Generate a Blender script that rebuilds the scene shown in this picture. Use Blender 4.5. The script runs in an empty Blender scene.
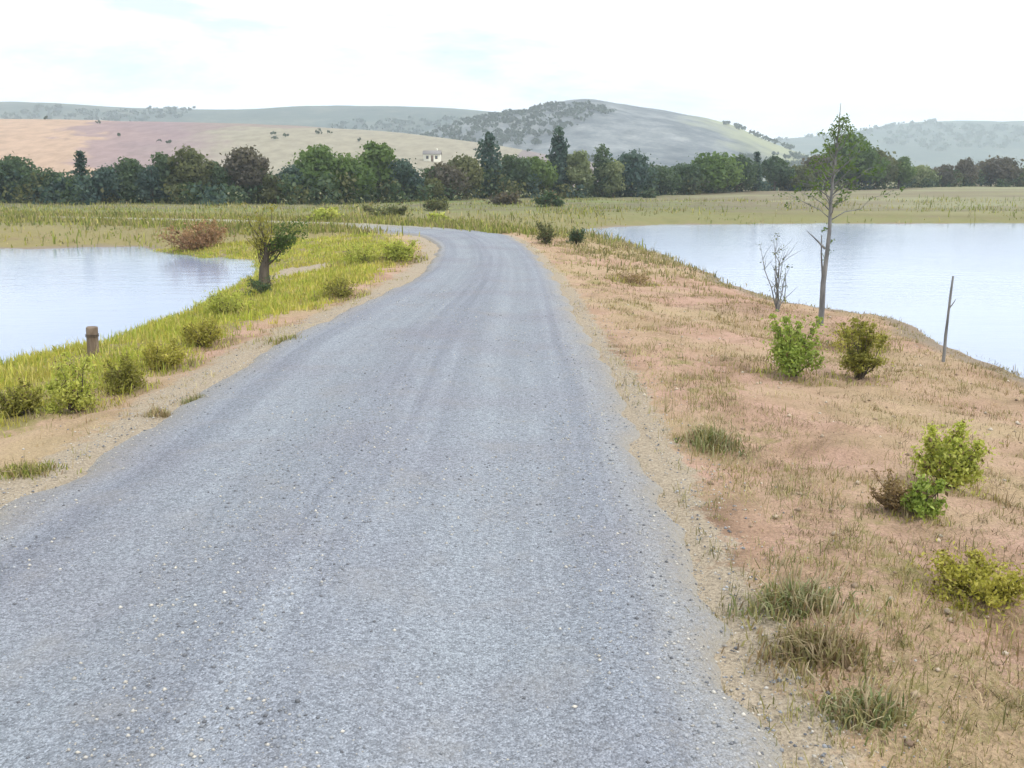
import bpy, math
import numpy as np
from mathutils import Vector

rng = np.random.default_rng(7)
R = math.radians
scene = bpy.context.scene
col = scene.collection

# ------------------------------------------------------------------ camera
F, CX, CY, CAM_H = 983.0, 512.0, 384.0, 2.0
PITCH = math.atan(204.0 / F)
cam = bpy.data.cameras.new("camera")
cam.sensor_width = 36.0
cam.lens = F / 1024.0 * 36.0
cam.clip_start = 0.05
cam.clip_end = 9000
cam_o = bpy.data.objects.new("camera", cam)
col.objects.link(cam_o)
cam_o.location = (0, 0, CAM_H)
cam_o.rotation_euler = (math.pi / 2 - PITCH, 0, 0)
scene.camera = cam_o
CP, SP = math.cos(PITCH), math.sin(PITCH)


def ray(px, py):
    u, v = (px - CX) / F, (py - CY) / F
    return np.array([u, CP - v * SP, -SP - v * CP])


def P(px, py, z=0.0):
    d = ray(px, py)
    t = (z - CAM_H) / d[2]
    return (d[0] * t, d[1] * t)


def azim(px):            # tan of the azimuth seen at the horizon
    return (px - CX) / F / CP


def elev(py):            # tan of elevation above horizon
    v = (py - CY) / F
    return (-SP - v * CP) / (CP - v * SP)


# ------------------------------------------------------------------ noise
def _hash(ix, iy, seed):
    h = (ix * 374761393 + iy * 668265263 + seed * 974711) & 0xFFFFFFFF
    h = ((h ^ (h >> 13)) * 1274126177) & 0xFFFFFFFF
    return ((h ^ (h >> 16)) & 0xFFFF) / 65535.0


def vnoise(x, y, seed=0):
    ix, iy = np.floor(x).astype(np.int64), np.floor(y).astype(np.int64)
    fx, fy = x - ix, y - iy
    fx, fy = fx * fx * (3 - 2 * fx), fy * fy * (3 - 2 * fy)
    a, b = _hash(ix, iy, seed), _hash(ix + 1, iy, seed)
    c, d = _hash(ix, iy + 1, seed), _hash(ix + 1, iy + 1, seed)
    return (a * (1 - fx) + b * fx) * (1 - fy) + (c * (1 - fx) + d * fx) * fy


def fbm(x, y, seed=0, oct=4):
    s, a, t = 0.0, 1.0, 0.0
    for i in range(oct):
        s = s + a * vnoise(x * 2 ** i, y * 2 ** i, seed + i * 17)
        t += a
        a *= 0.5
    return s / t


def smooth(a, b, x):
    t = np.clip((x - a) / (b - a), 0, 1)
    return t * t * (3 - 2 * t)


# ------------------------------------------------------------------ plan of the place
WATER_Z = -0.5
road_right = [(0.95, -40), (0.9, 0)] + [P(*p, 0.02) for p in
    [(790, 768), (745, 660), (690, 540), (640, 430), (606, 365), (580, 320), (560, 285), (543, 262), (526, 245), (508, 235)]] \
    + [(-2.2, 41.0), (-6.5, 46.0), (-14, 50.5), (-30, 57), (-70, 75), (-140, 110)]
road_left = [(-3.6, -40), (-3.3, 0)] + [P(*p, 0.02) for p in
    [(0, 512), (100, 455), (150, 422), (250, 354), (340, 312), (390, 290), (425, 270), (436, 256), (437, 244)]] \
    + [(-3.4, 36.5), (-6.8, 40.6), (-12, 44.4), (-21, 49.0), (-34, 54.0), (-72, 70), (-142, 105)]


def resample(poly, n):
    p = np.array(poly, float)
    # Catmull-Rom-ish smoothing through linear interpolation + moving average
    d = np.r_[0, np.cumsum(np.hypot(*np.diff(p, axis=0).T))]
    return p, d


RL, RR = np.array(road_left, float), np.array(road_right, float)


def at_param(p, s):
    d = np.r_[0, np.cumsum(np.hypot(*np.diff(p, axis=0).T))]
    d /= d[-1]
    return np.c_[np.interp(s, d, p[:, 0]), np.interp(s, d, p[:, 1])]


def edge_at_y(p, ys):
    return np.interp(ys, p[:, 1], p[:, 0])


# centre line sampled densely: straight part by y, then along the bend
sy = np.r_[np.arange(-40, 36, 0.25)]
left_s = np.c_[edge_at_y(RL, sy), sy]
right_s = np.c_[edge_at_y(RR, sy), sy]
i0, i1 = np.argmin(np.abs(RL[:, 1] - 36.5)), None
tl = at_param(np.vstack([left_s[-1], RL[RL[:, 1] > 36.2]]), np.linspace(0, 1, 260)[1:] ** 1.6)
tr = at_param(np.vstack([right_s[-1], RR[RR[:, 1] > 36.2]]), np.linspace(0, 1, 260)[1:] ** 1.6)
LE, RE = np.vstack([left_s, tl]), np.vstack([right_s, tr])
k = np.ones(9) / 9
for A in (LE, RE):
    for c in range(2):
        A[4:-4, c] = np.convolve(A[:, c], k, 'valid')
ROAD_POLY = np.vstack([LE[::3], RE[::-1][::3]])

right_pond = [P(*p, WATER_Z) for p in
    [(594, 233), (618, 241), (650, 251), (684, 264), (712, 276), (740, 288), (770, 299), (800, 305), (850, 311), (900, 322),
     (945, 345), (1000, 367), (1024, 376), (1150, 425), (1300, 470)]] + \
    [(22, 8), (60, 6), (110, 30), (120, 52), (60, 57), (33, 58.5), (20, 58.0), (9, 56.5), (5.5, 54)]
left_pond = [P(*p, WATER_Z) for p in
    [(-260, 450), (-150, 405), (0, 366), (50, 360), (100, 344), (130, 334), (165, 322), (200, 306), (235, 288), (254, 277),
     (260, 269), (258, 261), (225, 257), (205, 258), (165, 252), (140, 247), (90, 247), (40, 249), (0, 249), (-80, 250)]] + \
    [(-34, 36), (-60, 34), (-70, 20), (-40, 12)]


def sdf(poly, x, y):
    p = np.array(poly, float)
    d = np.full(x.shape, 1e18)
    ins = np.zeros(x.shape, bool)
    n = len(p)
    for i in range(n):
        ax, ay = p[i]
        bx, by = p[(i + 1) % n]
        ex, ey = bx - ax, by - ay
        wx, wy = x - ax, y - ay
        t = np.clip((wx * ex + wy * ey) / (ex * ex + ey * ey + 1e-12), 0, 1)
        d = np.minimum(d, (wx - ex * t) ** 2 + (wy - ey * t) ** 2)
        c = ((ay <= y) & (by > y)) | ((ay > y) & (by <= y))
        with np.errstate(divide='ignore', invalid='ignore'):
            xi = ax + (y - ay) * ex / (ey if ey != 0 else 1e-12)
        ins ^= c & (x < xi)
    d = np.sqrt(d)
    return np.where(ins, -d, d)


def ground(x, y, full=False):
    x, y = np.asarray(x, float), np.asarray(y, float)
    dr = sdf(ROAD_POLY, x, y)
    wob = (fbm(x * 0.9, y * 0.9, 5, 3) - 0.5) * 0.5 * np.clip(y / 25, 0.5, 2)
    dw1, dw2 = sdf(right_pond, x, y) + wob, sdf(left_pond, x, y) + wob
    dw = np.minimum(dw1, dw2)
    drp = np.maximum(dr, 0)
    s = np.maximum(smooth(0, 6, dw) * 0.97, np.clip(dw, 0, None) / (np.clip(dw, 0, None) + drp * 0.7 + 1e-6))
    s = np.where(dr < 0, 1, s)
    h = WATER_Z * (1 - s)
    h = np.where(dw < 0, WATER_Z - np.minimum(0.9, -dw * 0.35), h)
    near = np.clip(drp / 0.8, 0, 1)
    bump = (fbm(x * 0.7, y * 0.7, 11, 4) - 0.5) * 0.26 + (fbm(x * 4.5, y * 4.5, 31, 3) - 0.5) * 0.09
    h = h + np.where(dw > 0, bump * near * np.clip(dw / 0.6, 0.15, 1), 0)
    # raised turf lip along the left verge, far ground rising slowly
    h = h + 0.05 * smooth(0.5, 1.6, drp) * smooth(0.2, 1.0, dw2) * (x < 0) * (1 - smooth(6, 14, drp))
    h = h + 0.8 * smooth(75, 170, y) * smooth(0, 40, x) + 0.7 * smooth(120, 200, y) * smooth(40, 100, x)
    h = h + (fbm(x * 0.06, y * 0.06, 3, 3) - 0.5) * 0.7 * smooth(60, 110, y)
    h = np.where(dr < 0.05, np.minimum(h, -0.03), h)
    if full:
        return h, dr, dw1, dw2
    return h


PATCH = P(298, 260, 0.0)


def patch(x, y):
    return np.hypot((x - PATCH[0]) / 0.75, (y - PATCH[1]) / 2.2)


def place(px, py):
    """where the sight line through a picture point meets the ground"""
    d = ray(px, py)
    t = np.r_[np.arange(2.5, 60, 0.05), np.arange(60, 700, 0.5)]
    pts = np.array([0, 0, CAM_H]) + d[None] * t[:, None]
    g = np.maximum(ground(pts[:, 0], pts[:, 1]), WATER_Z + 0.03)
    i = np.argmax(pts[:, 2] <= g)
    return Vector((pts[i, 0], pts[i, 1], g[i]))


# ------------------------------------------------------------------ mesh helpers
def mesh(name, V, polys, mats, tint=None, attrs=None, smooth_shade=False, mat_idx=None):
    """V (N,3); polys: list of (M,k) index arrays"""
    V = np.asarray(V, np.float32)
    me = bpy.data.meshes.new(name)
    me.vertices.add(len(V))
    me.vertices.foreach_set("co", V.ravel())
    loops = np.concatenate([p.ravel() for p in polys]).astype(np.int32)
    tot = np.concatenate([np.full(len(p), p.shape[1], np.int32) for p in polys])
    start = np.r_[0, np.cumsum(tot)[:-1]].astype(np.int32)
    me.loops.add(len(loops))
    me.loops.foreach_set("vertex_index", loops)
    me.polygons.add(len(tot))
    me.polygons.foreach_set("loop_start", start)
    me.polygons.foreach_set("loop_total", tot)
    if smooth_shade:
        me.polygons.foreach_set("use_smooth", np.ones(len(tot), bool))
    if mat_idx is not None:
        me.polygons.foreach_set("material_index", np.asarray(mat_idx, np.int32))
    for m in (mats if isinstance(mats, (list, tuple)) else [mats]):
        me.materials.append(m)
    if tint is not None:
        a = me.attributes.new("tint", 'FLOAT_COLOR', 'POINT')
        a.data.foreach_set("color", np.c_[tint, np.ones(len(V))].astype(np.float32).ravel())
    for kx, v in (attrs or {}).items():
        a = me.attributes.new(kx, 'FLOAT', 'POINT')
        a.data.foreach_set("value", np.asarray(v, np.float32))
    me.update(calc_edges=True)
    me.validate()
    return me


def obj(name, me, parent=None, loc=None):
    o = bpy.data.objects.new(name, me)
    col.objects.link(o)
    if parent is not None:
        o.parent = parent
    if loc is not None:
        o.location = loc
    return o


def tag(o, label=None, cat=None, group=None, kind=None):
    for kx, v in (("label", label), ("category", cat), ("group", group), ("kind", kind)):
        if v:
            o[kx] = v
    return o


def thing(name, label, cat, loc, group=None, rz=0):
    o = bpy.data.objects.new(name, None)
    o.empty_display_size = 0.2
    col.objects.link(o)
    o.location = loc
    o.rotation_euler = (0, 0, rz)
    return tag(o, label, cat, group)


class Tubes:
    """tapered tubes collected into one mesh"""
    def __init__(s, sides=7):
        s.V, s.Q, s.n, s.k = [], [], 0, sides

    def add(s, pts, rad, jitter=0.0):
        pts = np.asarray(pts, float)
        rad = np.asarray(rad, float)
        k = s.k
        a = np.arange(k) * 2 * np.pi / k
        rings = []
        for i, p in enumerate(pts):
            t = pts[min(i + 1, len(pts) - 1)] - pts[max(i - 1, 0)]
            t /= np.linalg.norm(t) + 1e-9
            u = np.cross(t, [0.31, 0.95, 0.1] if abs(t[2]) > 0.5 else [0, 0, 1.0])
            u /= np.linalg.norm(u)
            w = np.cross(t, u)
            rr = rad[i] * (1 + jitter * (rng.random(k) - 0.5))
            rings.append(p + (np.cos(a) * rr)[:, None] * u + (np.sin(a) * rr)[:, None] * w)
        V = np.vstack(rings + [pts[-1:]])
        b = s.n
        for i in range(len(pts) - 1):
            j = np.arange(k)
            q = np.c_[b + i * k + j, b + i * k + (j + 1) % k, b + (i + 1) * k + (j + 1) % k, b + (i + 1) * k + j]
            s.Q.append(q)
        j = np.arange(k)
        top = b + (len(pts) - 1) * k
        s.T = getattr(s, 'T', []) + [np.c_[top + j, top + (j + 1) % k, np.full(k, b + len(pts) * k)]]
        s.V.append(V)
        s.n += len(V)

    def build(s, name, mat, parent=None, smooth_shade=True):
        return obj(name, mesh(name, np.vstack(s.V), [np.vstack(s.Q), np.vstack(s.T)], mat, smooth_shade=smooth_shade), parent)


def bent(a, b, n=5, wob=0.06):
    a, b = np.asarray(a, float), np.asarray(b, float)
    t = np.linspace(0, 1, n)[:, None]
    L = np.linalg.norm(b - a)
    p = a + (b - a) * t
    w = (rng.random((n, 3)) - 0.5) * wob * L * np.sin(t * np.pi)
    return p + w


def leaves_mesh(name, C, N, size, mat, tints, aspect=0.5):
    """a leaf (folded four-corner blade) at each centre C facing N"""
    n = len(C)
    N = N / (np.linalg.norm(N, axis=1, keepdims=True) + 1e-9)
    r = rng.normal(size=(n, 3))
    U = np.cross(N, r)
    U /= np.linalg.norm(U, axis=1, keepdims=True) + 1e-9
    W = np.cross(N, U)
    s = (size * (0.6 + 0.8 * rng.random(n)))[:, None]
    a = C - U * s * 0.5
    b = C + W * s * aspect * 0.5 + N * s * 0.08
    c = C + U * s * 0.5 - N * s * 0.1
    d = C - W * s * aspect * 0.5 + N * s * 0.08
    V = np.stack([a, b, c, d], 1).reshape(-1, 3)
    Q = np.arange(4 * n).reshape(n, 4)
    T = np.repeat(tints, 4, axis=0)
    return mesh(name, V, [Q], mat, tint=T)


def lobed_cloud(centres, radii, n, flat=0.8, fill=0.35):
    """n points in a set of overlapping lobes, mostly near their skins"""
    w = radii ** 2
    k = rng.choice(len(centres), n, p=w / w.sum())
    d = rng.normal(size=(n, 3))
    d /= np.linalg.norm(d, axis=1, keepdims=True)
    rr = radii[k] * np.where(rng.random(n) < fill, rng.random(n) ** 0.5, 0.75 + 0.35 * rng.random(n))
    off = d * rr[:, None]
    off[:, 2] *= flat
    return centres[k] + off, d + rng.normal(size=(n, 3)) * 0.6, k


# ------------------------------------------------------------------ materials
def new_mat(name):
    m = bpy.data.materials.new(name)
    m.use_nodes = True
    nt = m.node_tree
    for n in list(nt.nodes):
        nt.nodes.remove(n)
    out = nt.nodes.new('ShaderNodeOutputMaterial')
    return m, nt, out


class G:
    def __init__(s, nt):
        s.nt = nt

    def n(s, typ, **kw):
        nd = s.nt.nodes.new(typ)
        for kx, v in kw.items():
            setattr(nd, kx, v)
        return nd

    def l(s, a, b):
        s.nt.links.new(a, b)

    def coord(s, scale=(1, 1, 1)):
        g = s.n('ShaderNodeNewGeometry')
        m = s.n('ShaderNodeMapping')
        m.inputs['Scale'].default_value = scale
        s.l(g.outputs['Position'], m.inputs['Vector'])
        return m.outputs['Vector']

    def noise(s, scale, detail=4, rough=0.55, vec=None, dist=0.0):
        nd = s.n('ShaderNodeTexNoise')
        nd.inputs['Scale'].default_value = scale
        nd.inputs['Detail'].default_value = detail
        nd.inputs['Roughness'].default_value = rough
        nd.inputs['Distortion'].default_value = dist
        s.l(vec if vec is not None else s.coord(), nd.inputs['Vector'])
        return nd.outputs['Fac']

    def ramp(s, fac, stops, interp='LINEAR'):
        r = s.n('ShaderNodeValToRGB')
        r.color_ramp.interpolation = interp
        e = r.color_ramp.elements
        while len(e) < len(stops):
            e.new(0.5)
        for i, (p, c) in enumerate(stops):
            e[i].position = p
            e[i].color = (*c, 1) if isinstance(c, (tuple, list)) else (c, c, c, 1)
        s.l(fac, r.inputs['Fac'])
        return r.outputs['Color']

    def mix(s, fac, a, b, mode='MIX'):
        m = s.n('ShaderNodeMix', data_type='RGBA', blend_type=mode)
        for sock, v in ((m.inputs[0], fac), (m.inputs[6], a), (m.inputs[7], b)):
            if hasattr(v, 'is_linked') or hasattr(v, 'node'):
                s.l(v, sock)
            elif isinstance(v, (tuple, list)):
                sock.default_value = (*v, 1)
            else:
                sock.default_value = v
        return m.outputs[2]

    def math(s, op, a, b=None, c=None, clamp=False):
        m = s.n('ShaderNodeMath', operation=op, use_clamp=clamp)
        for i, v in enumerate((a, b, c)):
            if v is None:
                continue
            if hasattr(v, 'node'):
                s.l(v, m.inputs[i])
            else:
                m.inputs[i].default_value = v
        return m.outputs[0]

    def attr(s, name, out='Fac'):
        a = s.n('ShaderNodeAttribute', attribute_name=name)
        return a.outputs[out]

    def bump(s, h, strength, dist=0.02, normal=None):
        b = s.n('ShaderNodeBump')
        b.inputs['Strength'].default_value = strength
        b.inputs['Distance'].default_value = dist
        s.l(h, b.inputs['Height'])
        if normal is not None:
            s.l(normal, b.inputs['Normal'])
        return b.outputs['Normal']

    def bsdf(s, colr, rough=0.8, spec=0.3, normal=None):
        b = s.n('ShaderNodeBsdfPrincipled')
        if hasattr(colr, 'node'):
            s.l(colr, b.inputs['Base Color'])
        else:
            b.inputs['Base Color'].default_value = (*colr, 1)
        if hasattr(rough, 'node'):
            s.l(rough, b.inputs['Roughness'])
        else:
            b.inputs['Roughness'].default_value = rough
        b.inputs['Specular IOR Level'].default_value = spec
        if normal is not None:
            s.l(normal, b.inputs['Normal'])
        return b


def foliage_mat(name, trans=0.3):
    m, nt, out = new_mat(name)
    g = G(nt)
    t = g.attr("tint", 'Color')
    v = g.noise(3.0, 2)
    c = g.mix(1.0, t, g.ramp(v, [(0.3, 0.82), (0.7, 1.15)]), 'MULTIPLY')
    b = g.bsdf(c, 0.62, 0.22)
    tr = g.n('ShaderNodeBsdfTranslucent')
    g.l(g.mix(1.0, c, (1.15, 1.2, 0.75), 'MULTIPLY'), tr.inputs['Color'])
    mx = g.n('ShaderNodeMixShader')
    mx.inputs[0].default_value = trans
    g.l(b.outputs[0], mx.inputs[1])
    g.l(tr.outputs[0], mx.inputs[2])
    g.l(mx.outputs[0], out.inputs['Surface'])
    return m


def bark_mat(name, dark, light):
    m, nt, out = new_mat(name)
    g = G(nt)
    n = g.noise(14, 4, 0.6, g.coord((1, 1, 0.25)))
    c = g.ramp(n, [(0.3, dark), (0.7, light)])
    b = g.bsdf(c, 0.9, 0.15, g.bump(n, 0.6, 0.02))
    g.l(b.outputs[0], out.inputs['Surface'])
    return m


M_LEAF = foliage_mat("leaf", 0.42)
M_GRASS = foliage_mat("grass_blade", 0.25)
M_BARK = bark_mat("bark", (0.05, 0.04, 0.03), (0.14, 0.115, 0.09))
M_PALE_BARK = bark_mat("pale_bark", (0.11, 0.115, 0.12), (0.27, 0.265, 0.255))
M_DEADWOOD = bark_mat("dead_wood", (0.10, 0.065, 0.04), (0.26, 0.18, 0.12))
M_STRAW = bark_mat("straw", (0.26, 0.2, 0.11), (0.5, 0.42, 0.27))
M_POST = bark_mat("weathered_wood", (0.12, 0.085, 0.06), (0.28, 0.22, 0.17))


# ground ------------------------------------------------------------
def ground_mat():
    m, nt, out = new_mat("bank_soil_and_turf")
    g = G(nt)
    fine = g.noise(9, 6, 0.65)
    mid = g.noise(1.3, 5, 0.6, None, 0.4)
    big = g.noise(0.35, 4, 0.6)
    grit = g.noise(55, 3, 0.7)
    soil = g.ramp(mid, [(0.3, (0.23, 0.15, 0.10)), (0.44, (0.38, 0.25, 0.175)), (0.57, (0.47, 0.305, 0.235)), (0.7, (0.42, 0.31, 0.19))])
    soil = g.mix(g.ramp(big, [(0.42, 0.0), (0.62, 0.75)]), soil, (0.43, 0.335, 0.20))
    soil = g.mix(1.0, soil, g.ramp(grit, [(0.3, 0.72), (0.68, 1.2)]), 'MULTIPLY')
    turf = g.ramp(g.math('ADD', g.math('MULTIPLY', fine, 0.5), g.math('MULTIPLY', grit, 0.5)), [(0.3, (0.13, 0.115, 0.05)), (0.48, (0.24, 0.205, 0.09)), (0.62, (0.33, 0.255, 0.145)), (0.75, (0.42, 0.33, 0.205))])
    turf = g.mix(g.ramp(mid, [(0.40, 0.0), (0.62, 0.85)]), turf, (0.28, 0.24, 0.10))
    gr = g.attr("green")
    f = g.math('ADD', gr, g.math('MULTIPLY', g.math('SUBTRACT', fine, 0.5), 1.1))
    f = g.math('ADD', f, g.math('MULTIPLY', g.math('SUBTRACT', mid, 0.5), 1.0))
    c = g.mix(g.ramp(f, [(0.38, 0.0), (0.62, 1.0)]), soil, turf)
    c = g.mix(g.math('MULTIPLY', g.attr("beyond"), 0.6), c, g.ramp(mid, [(0.35, (0.13, 0.155, 0.055)), (0.5, (0.20, 0.20, 0.085)), (0.66, (0.22, 0.18, 0.11))]))
    # distant pasture in strips
    pv = g.coord((0.010, 0.045, 1))
    pn = g.noise(1.0, 4, 0.6, pv)
    past = g.ramp(pn, [(0.34, (0.12, 0.155, 0.06)), (0.45, (0.19, 0.21, 0.09)), (0.53, (0.155, 0.135, 0.09)), (0.64, (0.26, 0.25, 0.14))])
    past = g.mix(g.ramp(big, [(0.4, 0.0), (0.65, 0.6)]), past, (0.17, 0.19, 0.06))
    past = g.mix(g.attr("pale"), past, g.ramp(pn, [(0.38, (0.33, 0.315, 0.21)), (0.52, (0.22, 0.175, 0.13)), (0.62, (0.25, 0.24, 0.13))]))
    c = g.mix(g.attr("far"), c, past)
    # sandy grit shoulder beside the road
    sh = g.attr("shoulder")
    sf = g.math('ADD', sh, g.math('ADD', g.math('MULTIPLY', g.math('SUBTRACT', fine, 0.5), 1.5), g.math('MULTIPLY', g.math('SUBTRACT', mid, 0.5), 1.6)))
    grav = g.ramp(grit, [(0.3, (0.20, 0.17, 0.13)), (0.5, (0.38, 0.315, 0.235)), (0.7, (0.50, 0.42, 0.32))])
    c = g.mix(g.ramp(sf, [(0.4, 0.0), (0.7, 1.0)]), c, grav)
    # mud at the waterline
    wf = g.math('ADD', g.attr("mud"), g.math('MULTIPLY', g.math('SUBTRACT', fine, 0.5), 0.6))
    c = g.mix(g.ramp(wf, [(0.4, 0.0), (0.8, 0.9)]), c, (0.25, 0.205, 0.155))
    h = g.math('ADD', g.math('MULTIPLY', fine, 0.7), g.math('MULTIPLY', grit, 0.4))
    b = g.bsdf(c, 0.95, 0.12, g.bump(h, 0.9, 0.05))
    g.l(b.outputs[0], out.inputs['Surface'])
    return m


def grow(start, step, stop, factor=1.07, maxstep=90):
    v, out = start, []
    while v < stop:
        step = min(step * factor, maxstep)
        v += step
        out.append(v)
    return out


LIM = 3000
xs = np.r_[-np.array(grow(12, 0.13, LIM))[::-1], np.arange(-12, 12.01, 0.13), np.array(grow(12, 0.13, LIM))]
ys = np.r_[-np.array(grow(-1.5, 0.15, 400, 1.25))[::-1], np.arange(1.5, 30, 0.13), np.array(grow(30, 0.14, LIM, 1.03))]
XX, YY = np.meshgrid(xs, ys)
H, DR, DW1, DW2 = ground(XX, YY, True)


def grid_polys(ny, nx):
    i = np.arange(ny * nx).reshape(ny, nx)
    return np.c_[i[:-1, :-1].ravel(), i[:-1, 1:].ravel(), i[1:, 1:].ravel(), i[1:, :-1].ravel()]


def greenness(x, y, dr, dw1, dw2):
    left = (dw2 < dw1)
    gl = 0.80 * smooth(0.7, 1.6, dr) + 0.08
    gl = gl - 0.55 * smooth(9.0, 6.5, y) * smooth(2.2, 1.0, dr) * left      # bare pink soil near by
    gr = 0.12 + 0.06 * smooth(7, 3.5, y) + 0.28 * smooth(22, 34, y) * smooth(1.0, 2.5, dr) + 0.25 * np.exp(-((dr - 0.9) / 0.5) ** 2)
    gg = np.where(left, gl, gr)
    beyond = smooth(34, 42, y)
    return gg * (1 - beyond) + 0.62 * beyond


far = smooth(50, 75, YY) + 0 * XX
pale = smooth(8, 25, XX) * smooth(56, 80, YY) * smooth(260, 160, YY)
wideshoulder = np.where(DW2 < DW1, 0.42, 0.2)
gm = mesh("ground", np.c_[XX.ravel(), YY.ravel(), H.ravel()], [grid_polys(len(ys), len(xs))], ground_mat(), attrs={
    "green": greenness(XX, YY, DR, DW1, DW2).ravel(),
    "shoulder": np.maximum(1 - smooth(0.1, wideshoulder * 2.2, DR), 1.6 * (1 - smooth(0.6, 1.15, patch(XX, YY)))).ravel(),
    "mud": (1 - smooth(0.05, 1.1, np.minimum(DW1, DW2))).ravel(),
    "far": far.ravel(), "beyond": (smooth(36, 46, YY) + 0 * XX).ravel(), "pale": (pale * 0.6).ravel()}, smooth_shade=True)
tag(obj("ground", gm), kind="structure")


# road --------------------------------------------------------------
def road_mat():
    m, nt, out = new_mat("chip_seal")
    g = G(nt)
    across = g.attr("across")
    along = g.attr("along")
    cv = g.n('ShaderNodeCombineXYZ')
    g.l(g.math('MULTIPLY', across, 4.0), cv.inputs[0])
    g.l(along, cv.inputs[1])
    mp = g.n('ShaderNodeMapping')
    mp.inputs['Scale'].default_value = (2.6, 0.05, 1)
    g.l(cv.outputs[0], mp.inputs['Vector'])
    streak = g.noise(1.6, 4, 0.6, mp.outputs[0], 0.05)
    patch = g.noise(0.55, 4, 0.6)
    stones = g.n('ShaderNodeTexVoronoi')
    stones.inputs['Scale'].default_value = 85
    g.l(g.coord(), stones.inputs['Vector'])
    stone_rgb = g.n('ShaderNodeSeparateColor')
    g.l(stones.outputs['Color'], stone_rgb.inputs[0])
    grit = g.noise(40, 4, 0.75)
    # two compacted wheel tracks, loose chippings between and outside them
    t1 = g.math('ABSOLUTE', g.math('SUBTRACT', across, 0.30))
    t2 = g.math('ABSOLUTE', g.math('SUBTRACT', across, 0.74))
    tr = g.math('MINIMUM', t1, t2)
    track = g.ramp(g.math('ADD', tr, g.math('MULTIPLY', g.math('SUBTRACT', streak, 0.5), 0.16)), [(0.05, 1.0), (0.17, 0.0)])
    base = g.ramp(streak, [(0.32, (0.205, 0.222, 0.262)), (0.5, (0.252, 0.271, 0.314)), (0.68, (0.305, 0.33, 0.375))])
    base = g.mix(g.math('MULTIPLY', track, 0.5), base, (0.31, 0.34, 0.375))
    base = g.mix(g.ramp(patch, [(0.45, 0.0), (0.7, 0.4)]), base, (0.215, 0.20, 0.235))
    c = g.mix(1.0, base, g.ramp(stone_rgb.outputs[0], [(0.0, 0.68), (0.5, 0.98), (1.0, 1.28)]), 'MULTIPLY')
    fines = g.n('ShaderNodeTexVoronoi')
    fines.inputs['Scale'].default_value = 190
    g.l(g.coord(), fines.inputs['Vector'])
    fs = g.n('ShaderNodeSeparateColor')
    g.l(fines.outputs['Color'], fs.inputs[0])
    c = g.mix(1.0, c, g.ramp(fs.outputs[1], [(0.0, 0.72), (0.6, 1.0), (1.0, 1.3)]), 'MULTIPLY')
    loose = g.noise(2.2, 5, 0.7, None, 0.3)
    c = g.mix(g.ramp(loose, [(0.52, 0.0), (0.68, 0.35)]), c, (0.30, 0.295, 0.29))
    # dust washed in from the shoulders
    e = g.math('MINIMUM', across, g.math('SUBTRACT', 1.0, across))
    ef = g.math('ADD', e, g.math('MULTIPLY', g.math('SUBTRACT', grit, 0.5), 0.12))
    c = g.mix(g.ramp(ef, [(0.0, 0.85), (0.045, 0.35), (0.11, 0.0)]), c, (0.36, 0.325, 0.27))
    c = g.mix(g.ramp(g.math('ADD', g.math('MULTIPLY', along, 0.01), g.math('MULTIPLY', g.math('SUBTRACT', grit, 0.5), 0.05)), [(0.79, 0.0), (0.86, 0.9)]), c, (0.33, 0.30, 0.21))
    hh = g.math('ADD', g.math('MULTIPLY', stones.outputs['Distance'], -0.6), g.math('MULTIPLY', grit, 0.8))
    b = g.bsdf(c, 0.9, 0.2, g.bump(hh, 0.8, 0.02))
    g.l(b.outputs[0], out.inputs['Surface'])
    return m


nr, nc = len(LE), 33
tcol = np.r_[np.linspace(0, 0.13, 6), np.linspace(0.13, 0.87, nc - 10)[1:-1], np.linspace(0.87, 1, 6)]
dist_along = np.r_[0, np.cumsum(np.hypot(*np.diff((LE + RE) / 2, axis=0).T))]
# finer rows where the camera is close
rows = np.interp(np.linspace(0, 1, 900), np.linspace(0, 1, nr), np.arange(nr))
rows = np.unique(np.r_[np.arange(0, 160), np.arange(160, 304, 0.25), np.arange(304, nr - 1, 0.5)])
Lr = np.c_[np.interp(rows, np.arange(nr), LE[:, 0]), np.interp(rows, np.arange(nr), LE[:, 1])]
Rr = np.c_[np.interp(rows, np.arange(nr), RE[:, 0]), np.interp(rows, np.arange(nr), RE[:, 1])]
al = np.interp(rows, np.arange(nr), dist_along)
jl = (fbm(al * 1.7, al * 0 + 3.3, 8, 4) - 0.5) * 0.42
jr = (fbm(al * 1.9, al * 0 + 9.1, 19, 4) - 0.5) * 0.36
wvec = Rr - Lr
wvec /= np.linalg.norm(wvec, axis=1, keepdims=True)
RX = Lr[:, None, 0] * (1 - tcol) + Rr[:, None, 0] * tcol
RY = Lr[:, None, 1] * (1 - tcol) + Rr[:, None, 1] * tcol
wl, wr = np.clip(1 - tcol / 0.12, 0, 1), np.clip(1 - (1 - tcol) / 0.12, 0, 1)
off = jl[:, None] * wl + jr[:, None] * wr
RX, RY = RX + wvec[:, None, 0] * off, RY + wvec[:, None, 1] * off
RZ = 0.028 + 0.07 * (1 - (2 * tcol[None] - 1) ** 2) - 0.035 * (np.exp(-((tcol - 0.30) / 0.09) ** 2) + np.exp(-((tcol - 0.74) / 0.09) ** 2))[None]
RZ = RZ + (fbm(RX * 1.2, RY * 0.5, 41, 3) - 0.5) * 0.035
RZ[:, 0] -= 0.07
RZ[:, -1] -= 0.07
rm = mesh("road", np.c_[RX.ravel(), RY.ravel(), RZ.ravel()], [grid_polys(len(rows), nc)], road_mat(), attrs={
    "across": np.broadcast_to(tcol, RX.shape).ravel(), "along": np.broadcast_to(al[:, None], RX.shape).ravel()}, smooth_shade=True)
tag(obj("road", rm), kind="structure")


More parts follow.
